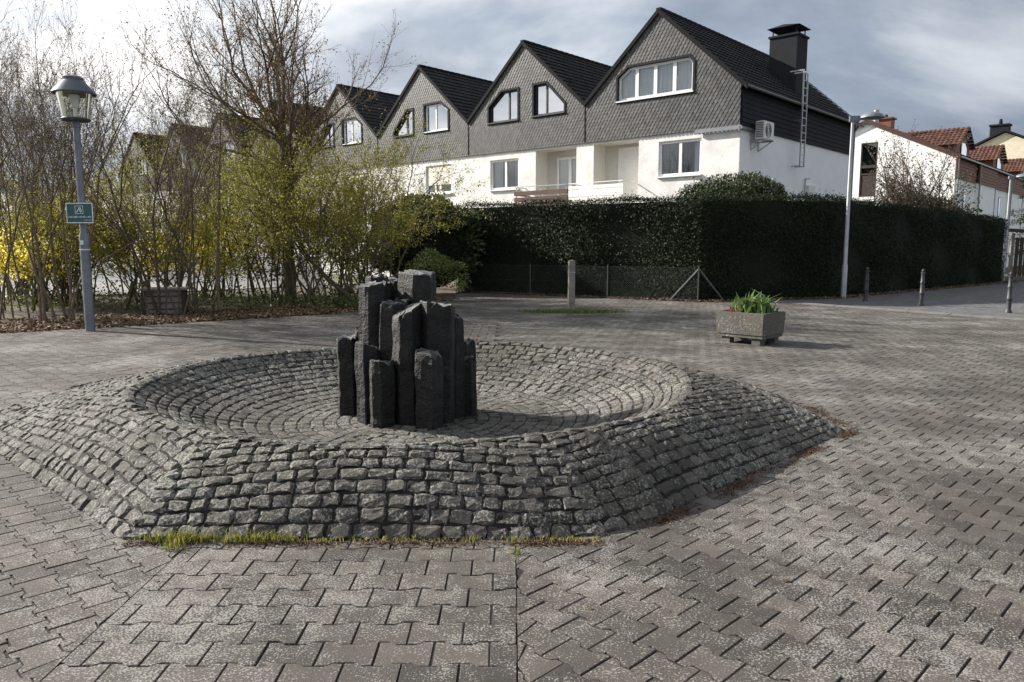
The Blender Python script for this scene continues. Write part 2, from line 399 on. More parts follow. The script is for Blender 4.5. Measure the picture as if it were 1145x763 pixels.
cam = bpy.data.cameras.new('camera'); cam.sensor_width = 36; cam.lens = 36*850/1145; cam.clip_end = 3000; cam.clip_start = .05
co_ = link(bpy.data.objects.new('camera', cam)); co_.location = (0, 0, 1.6); co_.rotation_euler = (R(90-7.14), 0, 0)
scene.camera = co_
scene.view_settings.view_transform = 'Standard'; scene.view_settings.look = 'None'; scene.view_settings.exposure = 1.1; scene.view_settings.gamma = 1
scene.render.film_transparent = False
try: scene.cycles.use_denoising = True; scene.cycles.max_bounces = 8; scene.cycles.transparent_max_bounces = 16
except Exception: pass

# ------------------------------------------------------------------ ground
def in_poly(x, y, poly):
    x = np.asarray(x); y = np.asarray(y); c = np.zeros(x.shape, bool); n = len(poly); j = n-1
    for i in range(n):
        xi, yi = poly[i]; xj, yj = poly[j]
        k = ((yi > y) != (yj > y)) & (x < (xj-xi)*(y-yi)/(yj-yi+1e-12)+xi); c ^= k; j = i
    return c
def sheet(name, poly, z, mat):
    mb = MB(); mb.add([(x, y, z) for x, y in poly], [tuple(range(len(poly)))])
    o = mb.build(name, mat); tag(o, kind='structure'); return o
sheet('terrain', [(-600,-300),(600,-300),(600,900),(-600,900)], -.06, M['turf'])
sheet('planting_bed', [(-16,8),(-9.6,14.0),(-7.7,15.3),(-4.1,18.2),(-1.6,22.9),(-2.0,27.2),(5.5,22.4),(10,23.9),(22.6,34.3),(26,37.2),(22,41),(10.4,27.2),(4.2,30.5),(-6,33),(-14,24.5),(-26,24)], -.035, M['soil'])
sheet('street', [(-60,25),(-14.2,25),(-6.5,33.4),(-14,41),(-60,62)], -.03, M['pale_road'])

BASE = [(.08,3.985),(.50,4.06),(.88,4.36),(2.9,6.45),(2.9,7.5),(.45,9.85),(-2.15,9.85),(-5.0,7.6),(-5.0,6.7),(-2.15,4.0)]
C0 = np.array([-.85, 6.9]); RC = 2.40; ZC = .42; ZF = .02
def edge_e():
    out = []
    n = len(BASE)
    for i in range(n):
        p = np.array(BASE[i]); q = np.array(BASE[(i+1) % n]); d = (q-p)/np.linalg.norm(q-p); nrm = np.array([-d[1], d[0]])
        out.append((p, q, d, nrm))
    return out
EDG = edge_e()
def hgt(x, y):
    e = np.min([ (x-p[0])*nn[0]+(y-p[1])*nn[1] for p, q, d, nn in EDG], axis=0)
    r = np.hypot(x-C0[0], y-C0[1])
    t = np.clip(e/np.maximum(e+np.maximum(r-RC, 0), 1e-5), 0, 1)
    t = np.where(e <= 0, 0, t)
    th = np.arctan2(y-C0[1], x-C0[0])
    zc = ZC+.018*np.sin(2*th+.6)+.012*np.sin(5*th+1)
    zo = zc*(1-(1-t)**1.55)
    q = np.clip((RC-r)/(RC-1.15), 0, 1)
    zi = ZF+(zc-ZF)*(1-q)**1.75
    return np.where(r > RC, zo, zi)

# ---- interlocking concrete pavers
def pavers(name, inside, mat, angle, L=.20, W=.165, A=.013, origin=(0,0), bounds=(-16,32,1.0,37), seed=1, clampx=None, wave=True, gap=.0018, jz=.0011, endgap=.0013, split=False):
    rng = np.random.default_rng(seed)
    ca, sa = math.cos(angle), math.sin(angle)
    x0, x1, y0, y1 = bounds
    cs = np.array([[x,y] for x in (x0,x1) for y in (y0,y1)])-origin
    u = cs[:,0]*ca+cs[:,1]*sa; v = -cs[:,0]*sa+cs[:,1]*ca
    nu = np.arange(math.floor(u.min()/L)-1, math.ceil(u.max()/L)+2); nv = np.arange(math.floor(v.min()/W)-1, math.ceil(v.max()/W)+2)
    U, Vv = np.meshgrid(nu*L, nv); U = U+(Vv % 2)*L/2; Vy = Vv*W
    U = U.ravel(); Vy = Vy.ravel()
    X = U*ca-Vy*sa+origin[0]; Y = U*sa+Vy*ca+origin[1]
    k = inside(X, Y) & (np.abs(X) < .74*Y+1.2); X, Y = X[k], Y[k]; n = len(X)
    h = L/2
    if wave:
        px = np.array([-h,-h*.60,-h*.36,h*.36,h*.60,h]); py = W/2+A*np.array([1,1,-1,-1,1,1])
        ox = np.concatenate([px, px[::-1]]); oy = np.concatenate([-py, py[::-1]])
    else:
        ox = np.array([-h,h,h,-h]); oy = np.array([-W/2,-W/2,W/2,W/2])
    m = len(ox)
    def ring(ins, gx):
        sxx = (h-ins-gx)/h; return ox*sxx, oy-np.sign(oy)*ins
    rr = [ring(gap+.0028, endgap), ring(gap+.0006, endgap), ring(gap, endgap)]
    zz = [0.0, -.0020, -.0070]
    jit = rng.normal(0, .0012, (n,2)); ja = rng.normal(0, .006, n); tilt = rng.normal(0, .0035, (n,2)); dz = rng.normal(0, jz, n)
    V = np.empty((n, 3*m, 3))
    for i, ((rx, ry), z) in enumerate(zip(rr, zz)):
        lx = rx[None]-ry[None]*ja[:,None]; ly = ry[None]+rx[None]*ja[:,None]
        V[:, i*m:(i+1)*m, 0] = X[:,None]+jit[:,:1]+lx*ca-ly*sa
        V[:, i*m:(i+1)*m, 1] = Y[:,None]+jit[:,1:]+lx*sa+ly*ca
        V[:, i*m:(i+1)*m, 2] = z+dz[:,None]+lx*tilt[:,:1]+ly*tilt[:,1:]
    V[:, :m, :2] += rng.normal(0, .0011, (n, m, 2))
    if split:
        nr_ = (Y < 4.13)[:,None]; rt = (X > -.85)[:,None]
        V[...,0] = np.where(nr_ & rt, np.maximum(V[...,0], STRIP[1]+.001), np.where(nr_ & ~rt, np.minimum(V[...,0], STRIP[0]-.004), V[...,0]))
    if clampx:
        V[...,0] = np.clip(V[...,0], clampx[0], clampx[1])
    b = np.arange(n)[:,None]*(3*m)
    i = np.arange(m); j = (i+1) % m
    q1 = np.stack([m+i, m+j, j, i], 1).ravel(); q2 = np.stack([2*m+i, 2*m+j, m+j, m+i], 1).ravel()
    one = np.concatenate([i, q1, q2])
    o = np_mesh(name, V.reshape(-1,3), (b+one).ravel(), np.tile(np.concatenate([[m], np.full(2*m,4)]), n), mat, None, np.repeat(rng.random(n), 3*m))
    return tag(o, kind='structure')

LEFT_EDGE = [(-16,9.3),(-9.52,14.04),(-7.66,15.32),(-4.14,18.22),(-1.68,22.83),(-1.9,26.9)]
HEDGE = [(-1.98,26.95),(5.5,22.2),(9.9,23.75),(22.2,34.4)]
PLAZA = [(-16,.8)]+LEFT_EDGE+[(5.4,21.85),(9.95,23.35),(22.4,33.9),(34,42),(40,.8)]
K0 = np.array([7.88,21.5]); K1 = np.array([11.13,16.45]); KD = (K1-K0)/np.linalg.norm(K1-K0); KN = np.array([-KD[1], KD[0]])   # KN points to the footpath
def side(x, y): return (x-K0[0])*KN[0]+(y-K0[1])*KN[1]
mound_in = [tuple(C0+(np.array(p)-C0)*.97) for p in BASE]
STRIP = (-1.745, .022)
SLAB = (-2.6, -.22, 11.95, 15.6)
def main_in(x, y):
    return in_poly(x, y, PLAZA) & (side(x, y) < -.2) & ~in_poly(x, y, mound_in) & ~((x > STRIP[0]+.10) & (x < STRIP[1]-.10) & (y < 4.13)) & ~((x > SLAB[0]) & (x < SLAB[1]) & (y > SLAB[2]) & (y < SLAB[3])) & ~(((x-1.5)/1.15)**2+((y-18.45)/.42)**2 < 1)
def strip_in(x, y): return (x > STRIP[0]-.10) & (x < STRIP[1]+.10) & (y < 4.05) & (y > 1)
pavers('pavement', main_in, M['paver'], R(-45), L=.20, W=.165, A=.013, gap=.0034, endgap=.0006, origin=(.3,3.0), seed=2, split=True)
pavers('paved_strip', strip_in, M['paver_strip'], 0, L=.224, W=.162, A=.0105, gap=.0026, origin=(-.09,2.02), seed=3, clampx=(STRIP[0], STRIP[1]-.003))
pavers('paved_square', lambda x, y: (x > SLAB[0]) & (x < SLAB[1]) & (y > SLAB[2]) & (y < SLAB[3]), M['paver'], 0, L=.30, W=.30, origin=(0,0), seed=4, wave=False, gap=.006)
pavers('footpath', lambda x, y: in_poly(x, y, PLAZA) & (side(x, y) > .1), M['foot_paver'], math.atan2(.64,.768), L=.20, W=.10, seed=5, wave=False)
sheet('paving_bed', [(-16,.5)]+LEFT_EDGE+[(5.4,21.95),(9.95,23.4),(22.4,34.0),(34,42.5),(45,.5)], -.0048, M['joint'])
# flush kerb stones along the footpath
kb = MB(); rng = np.random.default_rng(8); t = -.5
while t < 16:
    l = .98; p = K0+KD*t; q = K0+KD*(t+l); c = .0 if rng.random() < .5 else .006
    a0, a1 = p-KN*.19, q-KN*.19; b0, b1 = p-KN*.01, q-KN*.01
    kb.add([(a0[0],a0[1],-.02),(a1[0],a1[1],-.02),(b1[0],b1[1],-.02),(b0[0],b0[1],-.02),(a0[0],a0[1],.012+c),(a1[0],a1[1],.012+c),(b1[0],b1[1],.03+c),(b0[0],b0[1],.03+c)], [(0,3,2,1),(4,5,6,7),(0,1,5,4),(1,2,6,5),(2,3,7,6),(3,0,4,7)])
    t += 1.0
tag(kb.build('kerb', M['kerb']), kind='structure')

# ------------------------------------------------------------------ cobbled basin
def setts():
    rng = np.random.default_rng(11); X = []; Y = []; HX = []; HY = []; TH = []
    steps = [.066,.068,.070,.085,.072,.066,.075,.085,.070,.064]
    for k, (p, q, d, nn) in enumerate(EDG):
        Ln = np.linalg.norm(q-p); e = steps[k]*.5
        while e < 2.2:
            s = -.6-rng.random()*.1
            while s < Ln+.6:
                wd = rng.uniform(.10, .17)
                c = p+d*(s+wd/2)+nn*e
                es = [(c-pp).dot(n2) for pp, qq, dd, n2 in EDG]
                if es[k] <= min(es)+.014 and np.hypot(*(c-C0)) > RC+.03:
                    X.append(c[0]); Y.append(c[1]); HX.append(wd/2); HY.append(steps[k]/2); TH.append(math.atan2(d[1], d[0]))
                s += wd
            e += steps[k]
    r = RC-.0
    rings = [RC]
    rr_ = RC-.085; stepi = .075
    while rr_ > .3:
        rings.append(rr_); rr_ -= stepi; stepi = min(.115, stepi+.004)
    for i, r in enumerate(rings):
        a = rng.random()*.2; a_end = a+2*PI; hy = (.10 if i == 0 else (rings[i-1]-r) if i else .1)/2
        while a < a_end-.5*.13/r:
            wd = rng.uniform(.105, .175)
            if a+wd/r > a_end: wd = max((a_end-a)*r, .06)
            am = a+wd/2/r
            X.append(C0[0]+r*math.cos(am)); Y.append(C0[1]+r*math.sin(am)); HX.append(wd/2); HY.append(hy); TH.append(am+PI/2)
            a += wd/r
    X, Y, HX, HY, TH = map(np.array, (X, Y, HX, HY, TH)); n = len(X)
    g = np.array([-1,-.78,0,.78,1]); hv = np.array([0,.90,1,.90,0])
    Sg, Tg = np.meshgrid(g, g); Sg = Sg.ravel(); Tg = Tg.ravel(); hp = np.outer(hv, hv).ravel()
    jit = rng.normal(0, .0048, (n,25,2)); gapx = .0046; 
    # rounded outline: corners pulled in
    pull = 1-.07*(np.abs(Sg)*np.abs(Tg))**4
    lx = (HX[:,None]-gapx)*Sg*pull+jit[...,0]; ly = (HY[:,None]-gapx)*Tg*pull+jit[...,1]
    ins_r = np.hypot(X-C0[0], Y-C0[1])
    wx = X[:,None]+lx*np.cos(TH)[:,None]-ly*np.sin(TH)[:,None]
    wy = Y[:,None]+lx*np.sin(TH)[:,None]+ly*np.cos(TH)[:,None]
    z = hgt(wx, wy); e = .01
    # one normal per stone, surface flattened a little towards the stone's own plane
    gx = (hgt(X+e, Y)-hgt(X-e, Y))/(2*e); gy = (hgt(X, Y+e)-hgt(X, Y-e))/(2*e)
    zc = hgt(X, Y)
    zp = zc[:,None]+gx[:,None]*(wx-X[:,None])+gy[:,None]*(wy-Y[:,None])
    z = .55*z+.45*zp
    nl = np.sqrt(1+gx**2+gy**2)
    nx, ny, nz = -gx/nl, -gy/nl, 1/nl
    flat_ = np.where(ins_r < 1.5, .45, np.where(ins_r < RC-.05, .75, 1.0))[:,None]; top = rng.normal(0, .0035, n); tl = rng.normal(0, .07, (n,2))
    off = flat_*hp[None]*(.0115+top[:,None]+lx*tl[:,:1]+ly*tl[:,1:]+rng.normal(0, .0026, (n,25)))-.006
    V = np.stack([wx+nx[:,None]*off, wy+ny[:,None]*off, z+nz[:,None]*off], -1)
    idx = np.arange(25).reshape(5,5); q = np.stack([idx[:-1,:-1].ravel(), idx[:-1,1:].ravel(), idx[1:,1:].ravel(), idx[1:,:-1].ravel()], 1).ravel()
    b = np.arange(n)[:,None]*25
    rv = np.clip(rng.normal(.42, .27, n), 0, 1)
    return V.reshape(-1,3), (b+q).ravel(), np.full(n*16, 4), np.repeat(rv, 25)
basin = empty('cobbled_basin', 'low octagonal mound of grey basalt setts hollowed into a round fountain bowl', 'fountain basin', (C0[0], C0[1], 0))
V, L, S, rv = setts()
V[:,0] -= C0[0]; V[:,1] -= C0[1]
np_mesh('sett_paving', V, L, S, M['sett'], basin, rv, smooth=False)
# mortar bed below the setts
ng = 170; gx = np.linspace(-5.1, 3.0, ng); gy = np.linspace(3.9, 9.95, ng)
GX, GY = np.meshgrid(gx, gy); GZ = hgt(GX, GY)-.009
ins = np.min([(GX-p[0])*nn[0]+(GY-p[1])*nn[1] for p, q, d, nn in EDG], axis=0)
GZ = np.where(ins < .03, -.02, GZ)
Vb = np.stack([GX-C0[0], GY-C0[1], GZ], -1).reshape(-1,3)
ii = np.arange(ng*ng).reshape(ng, ng); q = np.stack([ii[:-1,:-1].ravel(), ii[:-1,1:].ravel(), ii[1:,1:].ravel(), ii[1:,:-1].ravel()], 1)
keep = (ins.reshape(-1)[q] > -.06).all(1)
np_mesh('joint_bed', Vb, q[keep].ravel(), np.full(keep.sum(), 4), M['joint'], basin, smooth=True)

# ------------------------------------------------------------------ basalt columns
fount = empty('basalt_fountain', 'cluster of black basalt columns of stepped heights standing in the cobbled bowl', 'fountain', (-.92, 6.9, 0))
def column(cx, cy, zt, r, seed, tilt=(0,0)):
    rng = np.random.default_rng(seed); n = rng.choice([5,6,6]); ph = rng.random()*6
    an = np.sort(ph+np.arange(n)*2*PI/n+rng.normal(0, .16, n)); rad = r*rng.uniform(.92, 1.14, n)*1.06
    # outline points with rounded corners
    pts = []
    P = [np.array([rad[i]*math.cos(an[i]), rad[i]*math.sin(an[i])]) for i in range(n)]
    for i in range(n):
        a, b, c = P[i-1], P[i], P[(i+1) % n]
        pts += [b+(a-b)*.06, b+(c-b)*.06]
        for t in (.35, .65): pts.append(b+(c-b)*t+rng.normal(0, r*.012, 2))
    m = len(pts); nz = 12; V = []
    slope = rng.normal(0, .22, 2); drift = rng.normal(0, r*.05, (nz+1, 2)); drift = np.cumsum(drift*.35, 0)
    zs = list(np.linspace(0, 1, nz+1))
    for k, t in enumerate(zs):
        sc = 1+.03*math.sin(t*5+seed)+.014*rng.normal()-(.02*t)-(.05 if k == nz else 0)
        for p in pts:
            x, y = p*sc+drift[k]+rng.normal(0, r*.010, 2)
            z = t*(zt+slope[0]*x*1.0+slope[1]*y) - (.03 if k == 0 else 0)
            if k == nz and rng.random() < .35: z -= abs(rng.normal(0, .028))
            if k == nz-1: z -= .01
            V.append((cx+x+tilt[0]*t+.92, cy+y+tilt[1]*t-6.9, z))
    F = []
    for k in range(nz):
        for i in range(m):
            j = (i+1) % m; F.append((k*m+i, k*m+j, (k+1)*m+j, (k+1)*m+i))
    # broken top: inner ring raised, then centre
    b = len(V)
    last = V[-m:]
    c = np.mean(np.array(last), 0)
    for sc, dz in ((.93, .010), (.5, .012)):
        for i in range(m):
            v = np.array(last[i]); q = c+(v-c)*sc; q[2] = v[2]*sc+c[2]*(1-sc)+dz+rng.normal(0, .007); V.append(tuple(q))
    V.append((c[0], c[1], c[2]+.024+rng.normal(0, .008)))
    for i in range(m):
        j = (i+1) % m
        F += [(nz*m+i, nz*m+j, b+j, b+i), (b+i, b+j, b+m+j, b+m+i), (b+m+i, b+m+j, b+2*m)]
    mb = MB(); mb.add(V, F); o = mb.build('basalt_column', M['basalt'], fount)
    return o
COLS = [(-1.548,7.08,.743,.098),(-1.294,6.75,.70,.100),(-1.154,6.62,.585,.112),(-1.262,7.02,1.25,.138),(-1.085,6.92,1.10,.125),(-.934,6.74,1.03,.126),(-.900,7.12,1.35,.168),(-.655,6.80,1.08,.150),(-.729,6.56,.67,.118),(-.430,7.20,.694,.082),(-.405,7.03,.561,.085),(-.520,6.98,.96,.090),(-1.300,7.27,1.30,.110),(-1.08,7.22,1.27,.085),(-.75,7.28,.95,.12),(-1.42,7.30,.85,.11)]
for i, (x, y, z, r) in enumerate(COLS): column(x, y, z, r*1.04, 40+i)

# ------------------------------------------------------------------ weeds, moss, litter
rng = np.random.default_rng(21)
def along(p, q, n, w, rng):
    t = rng.random(n)[:,None]; p = np.array(p, float); q = np.array(q, float); d = unit(q-p); nn = np.array([d[1], -d[0]])
    return p+(q-p)*t+nn*(rng.normal(0, w, n)[:,None]+.02)
fl = along((-2.1,3.99), (.55,4.0), 900, .022, rng); fl = fl[np.sin(fl[:,0]*7)+np.sin(fl[:,0]*17+1)+rng.normal(0,.6,900) > -.3]; 
cl = []
for c, n, s in ((-1.90,160,.06),(-1.78,240,.05),(-1.66,160,.04),(-1.50,80,.03),(-1.36,150,.045),(-1.22,120,.04),(-.98,40,.03),(-.55,50,.04),(-.2,50,.05),(.02,36,.012),(.28,50,.05)):
    n = int(n*.62); cl.append(np.stack([rng.normal(c, s*1.15, n), 3.975+rng.normal(0, .016, n)], 1))
cl.append(np.stack([rng.normal(-1.80,.03,90), 3.90+rng.normal(0,.035,90)],1)); cl.append(np.stack([rng.normal(.02,.012,30), 3.82+rng.normal(0,.025,30)],1))
cl = np.concatenate(cl)
h = np.where(cl[:,0] < -1.1, .078, .045)*rng.uniform(.5,1.15,len(cl))
tag(blade_mesh('grass', np.c_[cl, np.zeros(len(cl))], h, .0055, M['grass'], seed=5, lean=.9), kind='stuff')
tag(blade_mesh('short_grass', np.c_[fl, np.zeros(len(fl))], .030, .0045, M['straw'], seed=6, lean=1.1), kind='stuff')
mo = np.concatenate([along((.86,4.32),(2.95,6.48), 6200, .045, rng), along((.06,3.96),(.5,4.03),500,.03,rng), along((.5,4.03),(.9,4.34),700,.035,rng), along((-2.1,3.97),(.5,3.97), 2600, .028, rng), along((2.95,6.48),(2.95,7.5), 1300, .05, rng), along((2.9,7.5),(1.5,8.8),1200,.05,rng)])
nzm = np.sin(mo[:,0]*9)+np.sin(mo[:,1]*13+1)+rng.normal(0, .8, len(mo)); mo = mo[nzm > .25]
tag(leaf_mesh('moss', np.c_[mo, rng.uniform(.0, .010, len(mo))], .018, M['rust'], seed=7, flat=.6, aspect=.5), kind='stuff')
# grass patch round the post
pp = np.stack([rng.normal(1.5, .55, 3800), rng.normal(18.45, .19, 3800)], 1); pp = pp[(np.abs(pp[:,0]-1.5) < 1.35) & (np.abs(pp[:,1]-18.45) < .55)]
tag(blade_mesh('grass_patch', np.c_[pp, np.full(len(pp), -.01)], .10, .014, M['low_leaf'], seed=8, lean=1.2), kind='stuff')
lp = np.stack([rng.uniform(-2.5,.0,700), 15.75+rng.normal(0,.25,700)],1)
# fallen leaves along the bed and below the hedge
LL = []
def strip(p, q, n, inner, outer):
    t = rng.random(n)[:,None]; p = np.array(p); q = np.array(q); d = unit(q-p); nn = np.array([-d[1], d[0]])
    k = rng.beta(1.2, 2.4, n)[:,None]*(inner+outer)-outer
    return p+(q-p)*t+nn*k
for a, b, n in (((-16,9.3),(-9.52,14.04),3000),((-9.52,14.04),(-7.66,15.32),3600),((-7.66,15.32),(-4.14,18.22),7000),((-4.14,18.22),(-1.68,22.83),2500)):
    LL.append(strip(a, b, n, 3.2, .18))
for a, b, n in (((-1.9,26.5),(5.4,21.75),1800),((5.4,21.75),(9.95,23.2),900),((9.95,23.2),(22.4,33.8),2600)):
    LL.append(strip(a, b, n, .45, .10))
LL = np.concatenate(LL)
tag(leaf_mesh('fallen_leaves', np.c_[LL, rng.uniform(0, .05, len(LL))], .075, M['litter'], seed=9, flat=.5, aspect=.7), kind='stuff')
# scattered bits on the paving
sc_ = np.stack([rng.uniform(-8, 12, 260), rng.uniform(3, 22, 260)], 1); sc_ = sc_[main_in(sc_[:,0], sc_[:,1])]
tag(leaf_mesh('leaf_litter', np.c_[sc_, np.full(len(sc_), .006)], .035, M['litter'], seed=10, flat=.9), kind='stuff')
# low green ground cover at the foot of the shrubs
gc = np.concatenate([np.stack([rng.normal(-3.4,.9,2600), rng.normal(20.3,.7,2600), rng.gamma(2,.13,2600)],1), np.stack([rng.uniform(-14,-4.5,3000), rng.uniform(18.5,23,3000), rng.gamma(2,.11,3000)],1)])
gc = gc[~in_poly(gc[:,0], gc[:,1], PLAZA)]
tag(leaf_mesh('ground_cover', gc, .085, M['low_leaf'], seed=12, aspect=.6), kind='stuff')

# ------------------------------------------------------------------ hedge
def hedge_mesh():
    h = empty('clipped_hedge', 'long tall dark green clipped evergreen hedge running behind the plaza', 'hedge', (0,0,0))
    H = [3.02,3.02,3.1,2.78]; th = 1.3
    rng = np.random.default_rng(31)
    core = MB(); P = [np.array(p) for p in HEDGE]; Cn = []; Nn = []
    segs = list(zip(P[:-1], P[1:], H[:-1], H[1:]))
    norms = [np.array([-(q-p)[1], (q-p)[0]])/np.linalg.norm(q-p) for p, q, _, _ in segs]     # pointing away from camera
    def off(i):
        if i == 0: return norms[0]
        if i == len(P)-1: return norms[-1]
        m = norms[i-1]+norms[i]; return m/np.dot(m, norms[i])*1.0
    B = [P[i]+off(i)*th for i in range(len(P))]; F = [P[i]+off(i)*.12 for i in range(len(P))]
    for i, (p, q, h0, h1) in enumerate(segs):
        a, b, c, d = F[i], F[i+1], B[i+1]-off(i+1)*.1, B[i]-off(i)*.1
        core.add([(a[0],a[1],0),(b[0],b[1],0),(c[0],c[1],0),(d[0],d[1],0),(a[0],a[1],h0-.12),(b[0],b[1],h1-.12),(c[0],c[1],h1-.12),(d[0],d[1],h0-.12)],[(0,1,5,4),(4,5,6,7),(2,3,7,6)]+([(3,0,4,7)] if i == 0 else [])+([(1,2,6,5)] if i == len(segs)-1 else []))
        L = np.linalg.norm(q-p); n = int(L*2.9*1150); t = rng.random(n); z = rng.random(n)
        hh = h0+(h1-h0)*t; zz = z*hh
        bulge = .07*np.sin(t*L*1.7+i)+.05*np.sin(zz*3.1+t*L*.8)+rng.normal(0, .05, n)
        c2 = p+(q-p)*t[:,None]-norms[i]*(bulge[:,None]-.06)
        Cn.append(np.c_[c2, zz]); Nn.append(np.tile(np.r_[-norms[i], .15], (n,1)))
        n = int(L*th*520); t = rng.random(n); k = rng.random(n)
        c2 = p+(q-p)*t[:,None]+norms[i]*(k*th)[:,None]
        Cn.append(np.c_[c2, h0+(h1-h0)*t+rng.normal(0,.045,n)+np.where(rng.random(n) < .05, rng.random(n)*.16, 0)+.04*np.sin(t*L*2.3)+.03*np.sin(t*L*5.1)]); Nn.append(np.tile([0,0,1.], (n,1)))
    for (p, nrm, hh, e) in ((P[0], -unit(P[1]-P[0]), H[0], off(0)), (P[-1], unit(P[-1]-P[-2]), H[-1], off(3))):
        n = 2200; k = rng.random(n); z = rng.random(n)*hh
        c2 = p+e*(k*th)[:,None]+nrm*rng.normal(0,.06,n)[:,None]; Cn.append(np.c_[c2, z]); Nn.append(np.tile(np.r_[nrm, .1], (n,1)))
    core.build('hedge_core', M['hedge_core'], h)
    Cn = np.concatenate(Cn); Nn = np.concatenate(Nn)
    leaf_mesh('foliage', Cn, .066, M['hedge_leaf'], h, seed=33, aspect=.45, normals=Nn*1.5, rndv=np.clip(rng.random(len(Cn))**1.6*.8+.25*np.sin(Cn[:,0]*1.3+Cn[:,2]*1.1)*np.sin(Cn[:,0]*.7-Cn[:,2]*2+1), 0, 1))
hedge_mesh()

# chain link fence in front of the left half
cf = empty('chainlink_fence', 'low wire chain-link fence with thin posts along the foot of the hedge', 'fence', (0,0,0))
A_ = np.array([-1.75,26.35]); B_ = np.array([5.35,21.85]); D_ = np.array([9.75,23.3])
def wires(p, q, h, step):
    S = []; L = np.linalg.norm(q-p); d = (q-p)/L; n = int((L+h)/step)
    for k in range(n):
        s0 = k*step-h
        for sg in (1, -1):
            a0, z0, a1, z1 = (s0, 0.03, s0+h, h) if sg == 1 else (s0+h, .03, s0, h)
            # clip to 0..L
            def cl(a, z, oa, oz):
                if a < 0: return 0.0, z+(oz-z)*(0-a)/(oa-a)
                if a > L: return L, z+(oz-z)*(L-a)/(oa-a)
                return a, z
            if max(a0, a1) <= 0 or min(a0, a1) >= L: continue
            b0, y0 = cl(a0, z0, a1, z1); b1, y1 = cl(a1, z1, a0, z0)
            S.append((np.r_[p+d*b0, y0], np.r_[p+d*b1, y1], .0016, .0016))
    for z in (.06, h*.5, h-.01): S.append((np.r_[p, z], np.r_[q, z], .002, .002))
    return S
tubes('wire_mesh', wires(A_, B_, .98, .065), M['wire'], cf)
for t in (0, .33, .66, 1.0):
    p = A_+(B_-A_)*t; mb = MB(); mb.lathe([(.017,-.05),(.017,1.02),(.0,1.03)], 8, (p[0], p[1])); mb.build('post', M['wire'], cf, smooth=True)
for e in (A_, D_):
    d = unit(e-B_); mb = MB(); mb.bar(np.r_[B_+d*.02, .93], np.r_[B_+d*.85, .02], .035); mb.build('brace', M['alu'] if e is A_ else M['wire'], cf)

# ------------------------------------------------------------------ planter, plants
pa, pb, pc = np.array([3.397,12.677]), np.array([4.011,12.041]), np.array([4.60,12.43])
ux = unit(pb-pa); uy = np.array([-ux[1], ux[0]]); W_ = np.linalg.norm(pb-pa); D_2 = .74
pl = empty('stone_planter', 'square exposed-aggregate concrete planter on short feet beside the hedge path', 'planter', (pa[0], pa[1], 0), math.atan2(ux[1], ux[0]))
mb = MB(); zt, zb = .52, .15; t_ = .065
o_ = [(0,0),(W_,0),(W_,D_2),(0,D_2)]; i_ = [(t_,t_),(W_-t_,t_),(W_-t_,D_2-t_),(t_,D_2-t_)]; u_ = [(.02,.02),(W_-.02,.02),(W_-.02,D_2-.02),(.02,D_2-.02)]
vs = [(x,y,zb) for x,y in u_]+[(x,y,zt) for x,y in o_]+[(x,y,zt) for x,y in i_]+[(x,y,zt-.09) for x,y in i_]
fs = [(3,2,1,0)]
for i in range(4):
    j = (i+1) % 4; fs += [(i,j,4+j,4+i),(4+i,4+j,8+j,8+i),(8+i,8+j,12+j,12+i)]
mb.add(vs, fs); mb.build('trough', M['trough'], pl, bevel=.012)
mb = MB(); mb.box(.03, W_-.03, .03, D_2-.03, .105, .148); mb.build('base_slab', M['trough'], pl, bevel=.006)
mb = MB(); mb.add([(x,y,zt-.05) for x,y in i_], [(0,1,2,3)]); mb.build('soil', M['soil'], pl)
for x, y in ((.10,.06),(W_-.24,.06),(.10,D_2-.2),(W_-.24,D_2-.2)):
    mb = MB(); mb.box(x, x+.16, y, y+.14, -.01, .105); mb.build('foot', M['trough'], pl, bevel=.008)
cpl = pa+ux*W_*.55+uy*D_2*.5
rng = np.random.default_rng(41); n = 230
tc_ = np.c_[cpl+ux*rng.normal(0,.17,n)[:,None].clip(-.3,.3)+uy*rng.normal(0,.12,n)[:,None].clip(-.25,.25), np.full(n, .47)]
tag(blade_mesh('tulip_plants', tc_, np.where(rng.random(n) < .12, .44, .31), .062, M['tulip_leaf'], seed=42, lean=1.15), 'clump of upright green tulip leaves growing in the concrete planter', 'plants')
rf = pa+ux*.22+uy*.14
tag(leaf_mesh('red_primrose', np.c_[rf+rng.normal(0,.035,(70,2)), rng.uniform(.49,.55,70)], .035, M['red_petal'], seed=43, aspect=.9), 'small red flower at the front rim of the concrete planter', 'flower')

# wooden post
po = empty('timber_post', 'single weathered square post standing in a patch of grass', 'post', (1.5,19.2,0), .2)
mb = MB(); mb.add([(x*.075,y*.075,z) for z in (-.05,1.22) for x,y in ((-1,-1),(1,-1),(1,1),(-1,1))]+[(0,0,1.26)], [(0,1,5,4),(1,2,6,5),(2,3,7,6),(3,0,4,7),(4,5,8),(5,6,8),(6,7,8),(7,4,8)])
mb.build('shaft', M['wood_grey'], po, bevel=.006)
for z in (.28,.93):
    mb = MB(); mb.box(-.08,.08,-.08,.08,z,z+.02); mb.build('band', M['alu'], po)

